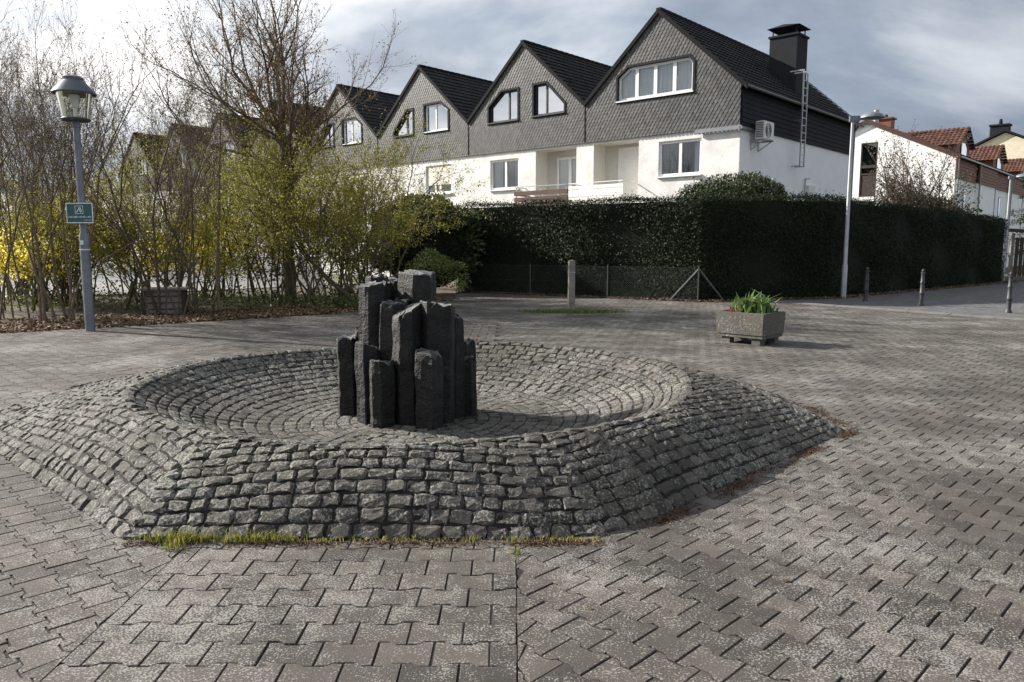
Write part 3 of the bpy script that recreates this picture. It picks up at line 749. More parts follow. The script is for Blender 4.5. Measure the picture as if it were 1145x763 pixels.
# ------------------------------------------------------------------ bollards
def make_bollard(label):
    b = empty('bollard', label, 'bollard', (0,0,0), 0, 'iron bollards along the kerb')
    mb = MB(); mb.lathe([(.085,-.02),(.085,.03),(.07,.05),(.055,.09),(.055,.30),(.068,.31),(.068,.345),(.055,.36),(.05,.60),(.062,.61),(.062,.64),(.048,.66),(.045,.85),(.06,.86),(.06,.885),(.04,.90)], 16)
    mb.build('shaft', M['bollard'], b, smooth=True)
    mb = MB(); mb.lathe([(.03,.90),(.045,.92),(.045,.94),(.03,.965),(.012,.985),(.001,.99)], 16); mb.build('finial', M['bollard'], b, smooth=True)
    return b
bl = make_bollard('dark iron bollard farthest back, beside the plain lamp post at the hedge'); bl.location = (10.29,22.09,0)
for (x, y), l in (((11.01,20.42), 'dark iron bollard in the middle of the row of three'), ((11.93,18.22), 'dark iron bollard nearest the camera at the right picture edge')):
    c = copy_tree(bl); c.location = (x, y, 0); c['label'] = l

# ------------------------------------------------------------------ lamps
la = empty('street_lamp', 'old grey street lamp with glass lantern and wide conical hood among the bare shrubs', 'street lamp', (-8.0,14.34,0), 0, 'street lamps')
mb = MB(); mb.lathe([(.085,-.05),(.085,1.75),(.078,1.80),(.062,1.86),(.060,3.75),(.07,3.76),(.07,3.86),(.05,3.88)], 16); mb.build('pole', M['lamp_grey'], la, smooth=True)
mb = MB(); mb.lathe([(.05,3.86),(.23,3.87),(.25,3.90),(.23,3.92)], 28); mb.build('lantern_base', M['lamp_green'], la, smooth=True)
mb = MB(); mb.lathe([(.225,3.92),(.30,4.36)], 28, cap=False); mb.build('glass', M['lamp_glass'], la, smooth=True)
mb = MB(); mb.lathe([(.03,3.92),(.03,4.10),(.06,4.12),(.065,4.22),(.09,4.28),(.09,4.33),(.03,4.36)], 14); lp_ = mb.build('bulb', M['sign_white'], la, smooth=True)
mb = MB(); mb.lathe([(.30,4.35),(.37,4.345),(.375,4.36),(.33,4.42),(.20,4.56),(.17,4.59),(.17,4.64),(.12,4.67),(.001,4.675)], 32); mb.build('hood', M['lamp_green'], la, smooth=True)
mb = MB(); mb.lathe([(.087,1.52),(.087,1.54)], 14, cap=False); mb.box(-.03,.03,-.092,-.084,1.62,1.70); mb.build('sticker', M['sign_white'], la)
sg = empty('park_sign', 'small green sign with a white pictogram fixed to the lantern lamp pole', 'sign', (-7.98,14.23,2.2), R(-8))
mb = MB(); mb.box(-.27,.27,-.012,.004,-.185,.185); mb.build('panel', M['sign_green'], sg, bevel=.004)
mb = MB()
for x0,x1,z0,z1 in ((-.27,.27,.168,.185),(-.27,.27,-.185,-.168),(-.27,-.253,-.168,.168),(.253,.27,-.168,.168)): mb.box(x0,x1,-.017,-.0125,z0,z1)
mb.build('border', M['sign_white'], sg)
mb = MB()   # pictogram: square outline, slanted figure
for x0,x1,z0,z1 in ((-.09,.075,.125,.133),(-.09,.075,-.015,-.007),(-.09,-.082,-.007,.125),(.067,.075,-.007,.125)): mb.box(x0,x1,-.016,-.0125,z0,z1)
for p, q in (((-.065,.01),(.015,.10)),((.015,.10),(.045,.03)),((-.02,.085),(.02,.105)),((-.01,.07),(.03,.01))): mb.bar((p[0],-.0145,p[1]),(q[0],-.0145,q[1]),.004,.014)
mb.build('pictogram', M['sign_white'], sg)
mb = MB(); rr = random.Random(4)
x = -.235
while x < .225:                       # line of small letters, too small to read
    wl = rr.uniform(.012,.02); hl = rr.choice((.026,.026,.036))
    if rr.random() > .1:
        mb.box(x,x+.004,-.016,-.0125,-.085,-.085+hl); mb.box(x+.004,x+wl,-.016,-.0125,-.085+rr.choice((0,.011,.02)),-.085+rr.choice((0,.011,.02))+.005)
        if rr.random() > .4: mb.box(x+wl,x+wl+.004,-.016,-.0125,-.085,-.059)
    x += wl+.010
x = .08
while x < .225: mb.box(x,x+.004,-.016,-.0125,-.135,-.118); mb.box(x+.004,x+.012,-.016,-.0125,-.135,-.131); x += .018
mb.build('lettering', M['sign_white'], sg)
for z in (-.10,.06):
    mb = MB(); mb.box(-.10,.10,.005,.03,z,z+.04); mb.build('clamp', M['alu'], sg)

def make_lamp(label, h):
    l = empty('street_lamp', label, 'street lamp', (0,0,0), 0, 'street lamps')
    mb = MB(); mb.lathe([(.08,-.05),(.08,1.0),(.062,1.06),(.045,h-.12)], 14); mb.build('pole', M['pole_light'], l, smooth=True)
    mb = MB(); mb.box(-.10,.20,-.06,.06,h-.13,h+.04); mb.build('bracket', M['lamp_grey'], l, bevel=.012)
    mb = MB(); mb.lathe([(.02,h-.06),(.30,h-.055),(.36,h-.04),(.36,h-.02),(.30,h+.06),(.18,h+.12),(.05,h+.145),(.001,h+.147)], 28, (.53,0)); mb.build('lamp_head', M['lamp_grey'], l, smooth=True)
    return l
l1 = make_lamp('tall plain grey lamp post with mushroom head in front of the hedge', 5.42); l1.location = (10.22,24.04-.6,0); l1.rotation_euler = (0,0,R(-8))
l2 = copy_tree(l1); l2.location = (23.25,36.1,0); l2.scale = (1,1,.885); l2['label'] = 'distant grey lamp post at the far end of the hedge by the timber fence'

# ------------------------------------------------------------------ slate houses
fx = unit((.745,-.667)); fb = np.array([-fx[1], fx[0]])
RZ = math.atan2(fx[1], fx[0]); WID = 6.9; CC = np.array([8.24,28.15]); DEP = 12.0
ZE, ZA, ZS = 7.45, 10.5, 5.92
def frame_of(k):
    o = CC-fx*WID*(k+1); return (o[0], o[1], 0)
def fill_holes(outer, holes, y, mb):
    """planar polygon with holes in the xz plane at y, appended to mb (facing -y)"""
    bm = bmesh.new(); ed = []
    for loop in [outer]+holes:
        vs = [bm.verts.new((x, y, z)) for x, z in loop]
        for i in range(len(vs)): ed.append(bm.edges.new((vs[i], vs[(i+1) % len(vs)])))
    bmesh.ops.triangle_fill(bm, use_beauty=True, use_dissolve=False, edges=ed)
    bm.verts.index_update(); mb.add([v.co[:] for v in bm.verts], [tuple(v.index for v in f.verts) for f in bm.faces]); bm.free()
def inset(poly, d):
    n = len(poly); A = sum(poly[i][0]*poly[(i+1)%n][1]-poly[(i+1)%n][0]*poly[i][1] for i in range(n)); s = 1 if A > 0 else -1
    out = []
    for i in range(n):
        p0, p1, p2 = np.array(poly[i-1]), np.array(poly[i]), np.array(poly[(i+1)%n])
        d1 = unit(p1-p0); d2 = unit(p2-p1); n1 = s*np.array([-d1[1], d1[0]]); n2 = s*np.array([-d2[1], d2[0]])
        m = n1+n2; m = m/np.dot(m, n1); out.append(tuple(p1+m*d))
    return out
def zspan(poly, x):
    zs = []
    n = len(poly)
    for i in range(n):
        (x0,z0),(x1,z1) = poly[i], poly[(i+1)%n]
        if (x0-x)*(x1-x) <= 0 and x0 != x1: zs.append(z0+(z1-z0)*(x-x0)/(x1-x0))
    return min(zs), max(zs)
def reveal(mb, poly, y0, y1):
    n = len(poly)
    mb.add([(x,y0,z) for x,z in poly]+[(x,y1,z) for x,z in poly], [(i,(i+1)%n,n+(i+1)%n,n+i) for i in range(n)])
def window(parent, poly, y, mull=(), fm='pvc', glassm='glass', fw=.085, mw=.12, curtain=None, sill=True, shutter=0.0, back='dark_in'):
    f = MB(); inn = inset(poly, fw); n = len(poly)
    f.add([(x,y,z) for x,z in poly]+[(x,y,z) for x,z in inn]+[(x,y+.07,z) for x,z in inn]+[(x,y+.07,z) for x,z in poly],
          [(i,(i+1)%n,n+(i+1)%n,n+i) for i in range(n)]+[(n+i,n+(i+1)%n,2*n+(i+1)%n,2*n+i) for i in range(n)]+[(3*n+i,3*n+(i+1)%n,(i+1)%n,i) for i in range(n)])
    for x in mull:
        z0, z1 = zspan(inn, x); f.box(x-mw/2, x+mw/2, y+.006, y+.064, z0-.01, min(z1, zspan(inn, x-mw/2)[1], zspan(inn, x+mw/2)[1])+.005)
    w = f.build('window', M[fm], parent)
    g = MB(); g.add([(x,y+.045,z) for x,z in inset(poly, fw*.6)], [tuple(range(n))]); g.build('pane', M[glassm], w, fixn=False)
    xs = [p[0] for p in poly]; zs = [p[1] for p in poly]
    if sill:
        s = MB(); s.box(min(xs)-.05, max(xs)+.05, y-.16, y+.03, min(zs)-.05, min(zs)-.004); s.build('sill', M['pvc'] if fm == 'pvc' else M['dark_frame'], w)
    b = MB(); b.box(min(xs)-.1, max(xs)+.1, y+.5, y+.52, min(zs)-.1, max(zs)+.1); b.build('room', M[back], w)
    if curtain:
      for cx0, cx1, cm in (curtain if isinstance(curtain, list) else [curtain]):
        c = MB(); hem = 0
        inn2 = inset(poly, .03); k = 90
        pts = np.linspace(max(cx0, min(xs)+.04), min(cx1, max(xs)-.04), k)
        vs = []
        for x in pts:
            z0, z1 = zspan(inn2, x); d = .035*math.sin(x*34)+.02*math.sin(x*71+1)
            if hem: x2 = x+hem*(1 if x > (cx0+cx1)/2 else -1)*0
            vs += [(x, y+.17+d, z0+.01), (x, y+.17+d*.6, z1)]
        c.add(vs, [(2*i,2*i+2,2*i+3,2*i+1) for i in range(k-1)]); c.build('curtain', M[cm], w, smooth=True, fixn=False)
    if shutter:
        s = MB(); z1 = max(zs)-fw*.5; z0 = z1-(max(zs)-min(zs))*shutter; m = int((z1-z0)/.05)
        for i in range(m):
            a = z1-(z1-z0)*i/m; b_ = z1-(z1-z0)*(i+1)/m
            s.add([(min(xs)+fw*.7,y-.012,a),(max(xs)-fw*.7,y-.012,a),(max(xs)-fw*.7,y-.022,(a+b_)/2),(min(xs)+fw*.7,y-.022,(a+b_)/2),(max(xs)-fw*.7,y-.012,b_+.004),(min(xs)+fw*.7,y-.012,b_+.004)], [(0,1,2,3),(3,2,4,5)])
        s.build('roller_shutter', M['shutter'], w, fixn=False)
    return w

def clip_poly(P, planes):
    for (nx, nz, c) in planes:       # keep nx*x+nz*z <= c
        out = []
        for i in range(len(P)):
            a, b = P[i], P[(i+1) % len(P)]; da = nx*a[0]+nz*a[1]-c; db = nx*b[0]+nz*b[1]-c
            if da <= 0: out.append(a)
            if da*db < 0: t = da/(da-db); out.append((a[0]+(b[0]-a[0])*t, a[1]+(b[1]-a[1])*t))
        P = out
        if len(P) < 3: return []
    return P
def slates(parent, holes, seed, name='slate_cladding'):
    rng = np.random.default_rng(seed); s = (ZA-ZE)/(WID/2)
    holes_pl = []
    for h in holes:
        A = sum(h[i][0]*h[(i+1)%len(h)][1]-h[(i+1)%len(h)][0]*h[i][1] for i in range(len(h))); sg_ = 1 if A > 0 else -1
        pl_ = []
        for i in range(len(h)):
            p0, p1 = np.array(h[i]), np.array(h[(i+1)%len(h)]); d = unit(p1-p0); n_ = sg_*np.array([d[1], -d[0]]); pl_.append((n_[0], n_[1], float(np.dot(n_, p0))))
        holes_pl.append(pl_)
    planes = [(-1,0,0),(1,0,WID),(0,-1,-(ZS-.04)),(-s,1,ZE),(s,1,ZE+s*WID)]
    V = []; L = []; Z = []; Rn = []
    dx, dz = .165, .135; row = 0; z = ZS-.05
    while z < ZA:
        x = -dx+(row % 2)*dx/2
        while x < WID+dx:
            P = [(x+dx/2, z-.055),(x+dx-.010, z+.040),(x+dx-.010, z+dz+.06),(x+.010, z+dz+.06),(x+.010, z+.040)]
            cx, cz = x+dx/2, z+dz*.6
            P = clip_poly(P, planes)
            pieces = [P] if P else []
            for hp in holes_pl:
                nxt = []
                for Q in pieces:
                    rest = Q
                    for (a_, b_, c_) in hp:
                        o_ = clip_poly(rest, [(-a_, -b_, -c_)]) if len(rest) > 2 else []
                        if len(o_) > 2: nxt.append(o_)
                        rest = clip_poly(rest, [(a_, b_, c_)]) if len(rest) > 2 else []
                pieces = nxt
            r = rng.random()
            for P in pieces:
                b = len(V)
                for px, pz in P:
                    t = (pz-(z-.055))/(dz+.125); V.append((px, -.062-.022*(1-t)-.004*rng.random(), pz)); Rn.append(r)
                L += list(range(b, b+len(P))); Z.append(len(P))
            x += dx
        z += dz; row += 1
    return np_mesh(name, V, L, Z, M['slate'], parent, Rn)

def tile_slope(name, parent, e0, e1, r0, mat, tw=.30, th=.34, seed=0, amp=.03):
    """tiled slope: eave e0->e1, ridge above e0 at r0 (3D, local)"""
    rng = np.random.default_rng(seed)
    e0, e1, r0 = map(lambda v: np.array(v, float), (e0, e1, r0))
    ea = e1-e0; La = np.linalg.norm(ea); ea /= La; up = r0-e0; Lu = np.linalg.norm(up); up /= Lu; nn = np.cross(ea, up); nn = nn if nn[2] > 0 else -nn
    nr = max(1, round(Lu/th)); ncol = max(1, round(La/tw)); th = Lu/nr; tw = La/ncol; sub = 4
    prof = np.array([0,.8,1,.55]); k = ncol*sub+1
    u = np.arange(k)*tw/sub; hp = amp*np.tile(prof, ncol+1)[:k]
    V = []; L = []; Z = []; Rn = []
    for r in range(nr):
        for v, lift in ((r*th-.03, .045), ((r+1)*th, .008)):
            P = e0+ea*u[:,None]+up*v+nn*(hp+lift)[:,None]; V.append(P)
        b = r*2*k; i = np.arange(k-1)
        L.append(np.stack([b+i, b+i+1, b+k+i+1, b+k+i], 1).ravel()); Z.append(np.full(k-1, 4))
        rv = np.repeat(rng.random(ncol+1), sub)[:k]; Rn += [rv, rv]
        # butt end of the row
    return np_mesh(name, np.concatenate(V), np.concatenate(L), np.concatenate(Z), mat, parent, np.concatenate(Rn), smooth=False)

def arch(l): return [(WID-s, z) for s, z in l]
def house(k, label, gable_wins, ground, loggia=None, end=False):
    H = empty('slate_house', label, 'house', frame_of(k), RZ, 'row of slate-gabled houses')
    holes_up = [g['poly'] for g in gable_wins]
    holes_lo = [[(x0,z0),(x1,z0),(x1,z1),(x0,z1)] for x0,x1,z0,z1 in ([g['r'] for g in ground])]
    if loggia: holes_lo.append([(loggia[0],3.0),(loggia[1],3.0),(loggia[1],ZS-.13),(loggia[0],ZS-.13)])
    wl = MB()
    fill_holes([(0,-.1),(WID,-.1),(WID,ZS-.03),(0,ZS-.03)], holes_lo, 0, wl)
    for h in holes_lo[:len(ground)]: reveal(wl, h, 0, .16)
    wl.add([(0,DEP,-.1),(WID,DEP,-.1),(WID,DEP,ZE),(WID/2,DEP,ZA),(0,DEP,ZE)], [(0,1,2,3,4)])
    if k >= 7: wl.add([(0,0,-.1),(0,DEP,-.1),(0,DEP,ZE),(0,0,ZE)], [(0,1,2,3)])
    wl.build('wall', M['stucco'], H, fixn=False)
    if end:
        e = MB(); e.box(WID-.02, WID, .0, DEP, -.1, ZS-.04); e.build('end_wall', M['stucco_clean'], H)
        e = MB()
        nb = 9; 
        for i in range(nb):
            z0 = ZS-.06+(ZE-ZS+.02)*i/nb; z1 = ZS-.06+(ZE-ZS+.02)*(i+1)/nb
            e.add([(WID+.075,-.03,z0),(WID+.075,DEP+.05,z0),(WID+.05,DEP+.05,z1),(WID+.05,-.03,z1),(WID+.05,-.03,z0),(WID+.05,DEP+.05,z0)], [(0,1,2,3),(4,5,1,0)])
        e.box(WID, WID+.05, -.03, DEP+.05, ZS-.06, ZE-.04); e.build('end_cladding', M['slate_dark'], H, fixn=False)
    up = MB(); fill_holes([(0,ZS-.03),(WID,ZS-.03),(WID,ZE),(WID/2,ZA),(0,ZE)], holes_up, -.05, up)
    up.add([(0,-.05,ZS-.03),(WID,-.05,ZS-.03),(WID,0,ZS-.03),(0,0,ZS-.03)], [(0,1,2,3)])
    for h in holes_up: reveal(up, h, -.05, .12)
    gw = up.build('gable_wall', M['slate_under'], H, fixn=False)
    slates(gw, [inset(h, -.02) for h in holes_up], 100+k)
    # roof: two tiled slopes, boards, ridge
    rf = MB(); s = (ZA-ZE)/(WID/2); ov = .13; ex = .28 if end else 0.0; lx = .28 if k >= 7 else 0.0
    rf.add([(-lx,-ov,ZE-lx*s),(WID/2,-ov,ZA),(WID/2,DEP+.3,ZA),(-lx,DEP+.3,ZE-lx*s),(WID+ex,-ov,ZE-ex*s),(WID+ex,DEP+.3,ZE-ex*s)], [(0,1,2,3),(1,4,5,2)])
    roof = rf.build('roof', M['verge'], H, fixn=False)
    tile_slope('roof_tiles', roof, (-lx,-ov,ZE-lx*s+.04), (-lx,DEP+.3,ZE-lx*s+.04), (WID/2,-ov,ZA+.04), M['roof_tile'], seed=k)
    tile_slope('roof_tiles', roof, (WID+ex,-ov,ZE-ex*s+.04), (WID+ex,DEP+.3,ZE-ex*s+.04), (WID/2,-ov,ZA+.04), M['roof_tile'], seed=k+50)
    rd = MB(); 
    for i in range(31): y = -ov+i*(DEP+.6)/31; rd.lathe([], 3) if False else rd.bar((WID/2,y,ZA+.075),(WID/2,y+(DEP+.6)/31-.015,ZA+.09),.20,.09)
    rd.build('ridge_cap', M['roof_tile'], roof)
    vb = MB()
    for x0, x1, z0, z1 in ((-lx, WID/2, ZE-lx*s, ZA), (WID/2, WID+ex, ZA, ZE-ex*s)):
        d = .09; vb.add([(x0,-ov-.02,z0-d),(x1,-ov-.02,z1-d),(x1,-ov-.02,z1+.10),(x0,-ov-.02,z0+.10),(x0,-ov+.02,z0-d),(x1,-ov+.02,z1-d),(x1,-ov+.02,z1+.10),(x0,-ov+.02,z0+.10)], [(0,1,2,3),(7,6,5,4),(0,4,5,1),(3,2,6,7)])
        vb.add([(x0,-ov,z0-.02),(x1,-ov,z1-.02),(x1,0,z1-.02),(x0,0,z0-.02)], [(0,1,2,3)])
    vb.build('verge_board', M['verge'], H, fixn=False)
    for g in gable_wins:
        pin, pout = inset(g['poly'], .004), inset(g['poly'], -.085); cs = MB(); n_ = len(pin)
        cs.add([(x,-.105,z) for x,z in pout]+[(x,-.105,z) for x,z in pin]+[(x,.02,z) for x,z in pin]+[(x,-.05,z) for x,z in pout],
               [(i,(i+1)%n_,n_+(i+1)%n_,n_+i) for i in range(n_)]+[(n_+i,n_+(i+1)%n_,2*n_+(i+1)%n_,2*n_+i) for i in range(n_)]+[(3*n_+i,3*n_+(i+1)%n_,(i+1)%n_,i) for i in range(n_)])
        cs.build('window_surround', M['slate_dark'], H, fixn=False)
        window(H, g['poly'], .02, g.get('mull', ()), g.get('fm','pvc'), g.get('gm','glass'), g.get('fw',.085), g.get('mw',.12), g.get('curtain'))
    for g in ground:
        x0,x1,z0,z1 = g['r']; window(H, [(x0,z0),(x1,z0),(x1,z1),(x0,z1)], .07, g.get('mull',()), 'pvc', 'glass', .10, .12, g.get('curtain'), True, g.get('shutter',0))
    if not end or True:
        dp = MB(); dp.box(-.02,.02,-.095,-.06,ZS,ZE-.05); dp.build('joint_cover', M['slate_under'], H)
    if loggia:
        x0, x1, kind = loggia; lg = MB(); d = .85; z0, z1 = 3.0, ZS-.13
        lg.add([(x0,0,z0),(x1,0,z0),(x1,d,z0),(x0,d,z0),(x0,0,z1),(x1,0,z1),(x1,d,z1),(x0,d,z1)], [(0,1,2,3),(4,7,6,5),(3,2,6,7),(0,3,7,4),(1,5,6,2)])
        lg.build('loggia', M['loggia'], H, fixn=False)
        if kind == 'shutter':
            dr = MB(); dx0, dx1 = x0+.80, x1-.25; dz1 = z1-.28
            m = 40
            for i in range(m):
                a = 3.05+(dz1-3.05)*i/m; b_ = 3.05+(dz1-3.05)*(i+1)/m
                dr.add([(dx0,d-.03,a),(dx1,d-.03,a),(dx1,d-.042,(a+b_)/2),(dx0,d-.042,(a+b_)/2),(dx1,d-.03,b_),(dx0,d-.03,b_)], [(0,1,2,3),(3,2,4,5)])
            df = dr.build('door', M['shutter_white'], H, fixn=False)
            fr = MB()
            for q in ((dx0-.09,dx0,3.02,dz1+.14),(dx1,dx1+.09,3.02,dz1+.14),(dx0,dx1,dz1,dz1+.14)): fr.box(q[0],q[1],d-.07,d-.01,q[2],q[3])
            fr.build('frame', M['pvc'], df)
        else:
            window(H, [(x0+.62,3.05),(x1-.15,3.05),(x1-.15,z1-.3),(x0+.62,z1-.3)], d-.10, (x0+.62+(x1-x0-.77)*.48,), 'pvc', 'glass', .10, .14, None, False)
    return H
W1 = [(1.62,7.36),(4.98,7.36),(4.98,8.42),(4.80,8.62),(2.12,8.62),(1.62,8.28)]
q4 = [1.62+.84*i for i in (1,2,3)]
h1 = house(0, 'end house of the slate row, with chimney, wide white four-pane gable window and white railing', [dict(poly=W1, mull=q4, curtain=(1.66,4.94,'curtain'), mw=.15, fw=.10)],
           [dict(r=(3.53,5.37,4.28,5.62), mull=(4.45,), curtain=[(3.6,4.30,'curtain_dark'),(4.98,5.3,'curtain')])], (.42,2.62,'shutter'), True)
W2a = [(1.37,7.25),(3.15,7.25),(3.15,8.57),(2.17,8.57),(1.37,7.96)]; W2b = [(4.10,7.28),(5.80,7.28),(5.80,7.63),(4.80,8.60),(4.10,8.60)]
h2 = house(1, 'second house of the slate row, with two dark-framed gable windows and brown slatted balcony rail', [dict(poly=W2a, mull=(2.55,), fm='dark_frame', gm='glass_mirror', fw=.07, mw=.08), dict(poly=W2b, mull=(4.75,), fm='dark_frame', gm='glass_mirror', fw=.07, mw=.08)],
           [dict(r=(1.37,3.15,4.19,5.56), mull=(2.3,), curtain=[(1.45,1.95,'curtain'),(2.75,3.1,'curtain_dark')])], (4.16,6.42,'door'))
W3a = [(1.40,7.28),(2.90,7.28),(2.90,8.50),(2.45,8.50),(1.40,7.50)]; W3b = [(3.80,7.28),(5.50,7.28),(5.50,8.20),(4.98,8.58),(3.80,8.58)]
h3 = house(2, 'third house of the slate row, with bright gable windows and a half-lowered beige shutter', [dict(poly=W3a, mull=(2.35,), fm='dark_frame', gm='glass_mirror', fw=.06, mw=.07), dict(poly=W3b, mull=(4.55,), fm='pvc', gm='glass_mirror', fw=.08, mw=.08)],
           [dict(r=(3.75,5.64,4.20,5.60), mull=(4.4,4.75), shutter=.66)])
names = {3: 'fourth house of the slate row, its gable showing between the maple branches', 4: 'fifth house of the slate row, hidden behind the maple trunk', 5: 'sixth house of the slate row, seen through the bare shrubs', 6: 'seventh house of the slate row, faint behind the thin young tree', 7: 'farthest house of the slate row, behind the bare shrubs near the lantern lamp'}
for k in range(3, 8):
    c = copy_tree(h3); c.location = frame_of(k); c['label'] = names[k]
# fittings of the end house
CH = MB(); cx0, cx1, cy0, cy1 = WID-1.62, WID-.42, 5.85, 6.95
CH.box(cx0,cx1,cy0,cy1,7.6,10.30); ch = CH.build('chimney', M['slate_dark'], h1, bevel=.01)
m_ = MB(); m_.box(cx0-.05,cx1+.05,cy0-.05,cy1+.05,10.30,10.38)
for x in (cx0+.1,cx1-.1):
    for y in (cy0+.1,cy1-.1): m_.box(x-.02,x+.02,y-.02,y+.02,10.38,10.68)
m_.add([(cx0-.1,cy0-.1,10.68),(cx1+.1,cy0-.1,10.68),(cx1+.1,cy1+.1,10.68),(cx0-.1,cy1+.1,10.68),((cx0+cx1)/2,cy0,10.80),((cx0+cx1)/2,cy1,10.80)], [(3,2,1,0),(0,1,4),(1,2,5,4),(2,3,5),(3,0,4,5)])
m_.build('chimney_cap', M['slate_dark'], ch, fixn=False)
m_ = MB(); s_ = (ZA-ZE)/(WID/2)
for s0, t0, w0 in ((3.05,7.6,1.0),(2.45,7.3,.8),(1.85,6.75,.7),(1.4,7.2,.8),(1.9,5.0,.5)):
    x = WID-s0; z = ZE+s0*s_; m_.add([(x-.22,t0-.1,z+.26),(x+.06,t0-.1,z+.10),(x+.06,t0+w0,z+.10),(x-.22,t0+w0,z+.26),(x-.22,t0-.1,z+.21),(x+.06,t0-.1,z+.06),(x+.06,t0+w0,z+.06),(x-.22,t0+w0,z+.21)], [(0,1,2,3),(1,0,4,5),(2,1,5,6),(3,2,6,7)])
m_.build('roof_step', M['slate_dark'], h1, fixn=False)
m_ = MB(); n_ = 8
for i in range(n_):
    a0 = PI+PI*i/n_; a1 = PI+PI*(i+1)/n_; gxc, gzc, gr = WID+.31, ZE-.20, .075
    m_.add([(gxc+gr*math.cos(a0),-.30,gzc+gr*math.sin(a0)),(gxc+gr*math.cos(a1),-.30,gzc+gr*math.sin(a1)),(gxc+gr*math.cos(a1),DEP+.3,gzc+gr*math.sin(a1)),(gxc+gr*math.cos(a0),DEP+.3,gzc+gr*math.sin(a0))], [(0,1,2,3)])
gut = m_.build('gutter', M['zinc'], h1, fixn=False, smooth=True)
m_ = MB(); m_.lathe([(.045,0),(.045,ZE-.5)], 10, (WID+.12, DEP-.25)); m_.bar((WID+.12,DEP-.25,ZE-.5),(WID+.31,DEP-.25,ZE-.22),.07); m_.build('downpipe', M['zinc'], gut)
m_ = MB(); m_.box(WID-1.75,WID+.10,-.16,-.088,ZS-.16,ZS-.02); m_.box(WID+.0,WID+.14,-.16,1.0,ZS-.15,ZS-.065); m_.build('shutter_box', M['zinc'], h1)
# balcony railings
def railing(H, x0, x1, y, mat, slatz, name, cap):
    r = MB()
    for z0, z1 in slatz: r.box(x0,x1,y-.02,y+.02,z0,z1)
    if cap == 'wood':
        for z0, z1 in slatz: r.box(x0-.02,x0+.02,y+.02,-.005,z0,z1); r.box(x1-.02,x1+.02,y+.02,-.005,z0,z1)
    o = r.build(name, M[mat], H)
    p = MB()
    for x in np.linspace(x0+.1, x1-.1, 3): p.box(x-.02,x+.02,y+.022,y+.05,2.9,4.16)
    p.bar((x0,y,4.17),(x1,y,4.17),.045,.03); p.bar((x0,y,4.165),(x0,0,4.165),.04,.03); p.bar((x1,y,4.165),(x1,0,4.165),.04,.03)
    p.build('rail_frame', M['pvc'] if cap != 'wood' else M['alu'], o)
    f = MB(); f.box(x0-.02,x1+.02,y-.05,-.004,2.86,2.98); f.build('balcony_slab', M['loggia'], o)
railing(h2, 3.55, 6.55, -.75, 'wood_rail', [(3.05,3.22),(3.28,3.46),(3.54,3.72),(3.80,3.98)], 'balcony_railing', 'wood')
railing(h1, -.30, 2.42, -.75, 'shutter_white', [(3.02,3.30),(3.32,3.60),(3.62,3.90),(3.92,4.06)], 'balcony_railing', 'white')
def house_pt(x, y, z): return (frame_of(0)[0]+fx[0]*x+fb[0]*y, frame_of(0)[1]+fx[1]*x+fb[1]*y, z)
# air conditioner on the end wall
ac = empty('air_conditioner', 'white outdoor air conditioner unit on brackets high on the end wall', 'air conditioner', house_pt(WID,.75,5.42), RZ)
m_ = MB(); m_.box(.22,.56,0,.86,.05,.70); m_.build('casing', M['ac_white'], ac, bevel=.02)
m_ = MB()
for i in range(9): m_.box(.25,.53,-.012,-.002,.12+i*.062,.15+i*.062)
m_.build('side_grille', M['ac_dark'], ac)
m_ = MB()
for r_ in (.08,.14,.20,.25): 
    for i in range(20):
        a0, a1 = 2*PI*i/20, 2*PI*(i+1)/20; m_.bar((.568,.36+r_*math.cos(a0),.38+r_*math.sin(a0)),(.568,.36+r_*math.cos(a1),.38+r_*math.sin(a1)),.012)
m_.build('fan_grille', M['ac_dark'], ac)
for y in (.1,.76):
    m_ = MB(); m_.box(.0,.60,y-.02,y+.02,.0,.045); m_.box(.0,.04,y-.02,y+.02,-.32,.0); m_.bar((.05,y,-.28),(.5,y,.0),.03); m_.build('bracket', M['alu'], ac)
# chimney sweep ladder
ld = empty('roof_ladder', 'narrow galvanised ladder fixed to the end wall below the chimney', 'ladder', house_pt(WID+.42,4.55,0), RZ)
for y in (0,.42):
    m_ = MB(); m_.bar((0,y,4.78),(0,y,8.55),.05); m_.build('rail', M['alu'], ld)
m_ = MB()
for i in range(13): m_.bar((0,0,4.95+i*.29),(0,.42,4.95+i*.29),.028)
m_.build('rung', M['alu'], ld)
for z in (4.80, 6.6):
    m_ = MB(); m_.bar((0,0,z),(-.42+.06,0,z),.04); m_.bar((0,.42,z),(-.42+.06,.42,z),.04); m_.build('bracket', M['alu'], ld)
m_ = MB(); m_.bar((0,0,8.53),(-.55,0,8.53),.05); m_.bar((0,.42,8.53),(-.55,.42,8.53),.05); m_.build('bracket', M['alu'], ld)
vb_ = empty('meter_box', 'small grey wall box with a bent pipe low on the white end wall', 'box', house_pt(WID,6.35,3.55), RZ)
m_ = MB(); m_.box(.0,.14,0,.75,.0,.60); m_.build('casing', M['ac_white'], vb_, bevel=.01)
m_ = MB(); m_.bar((.08,-.25,.2),(.08,-.25,.85),.05); m_.bar((.08,-.25,.85),(.2,-.1,.85),.05); m_.build('pipe', M['alu'], vb_)

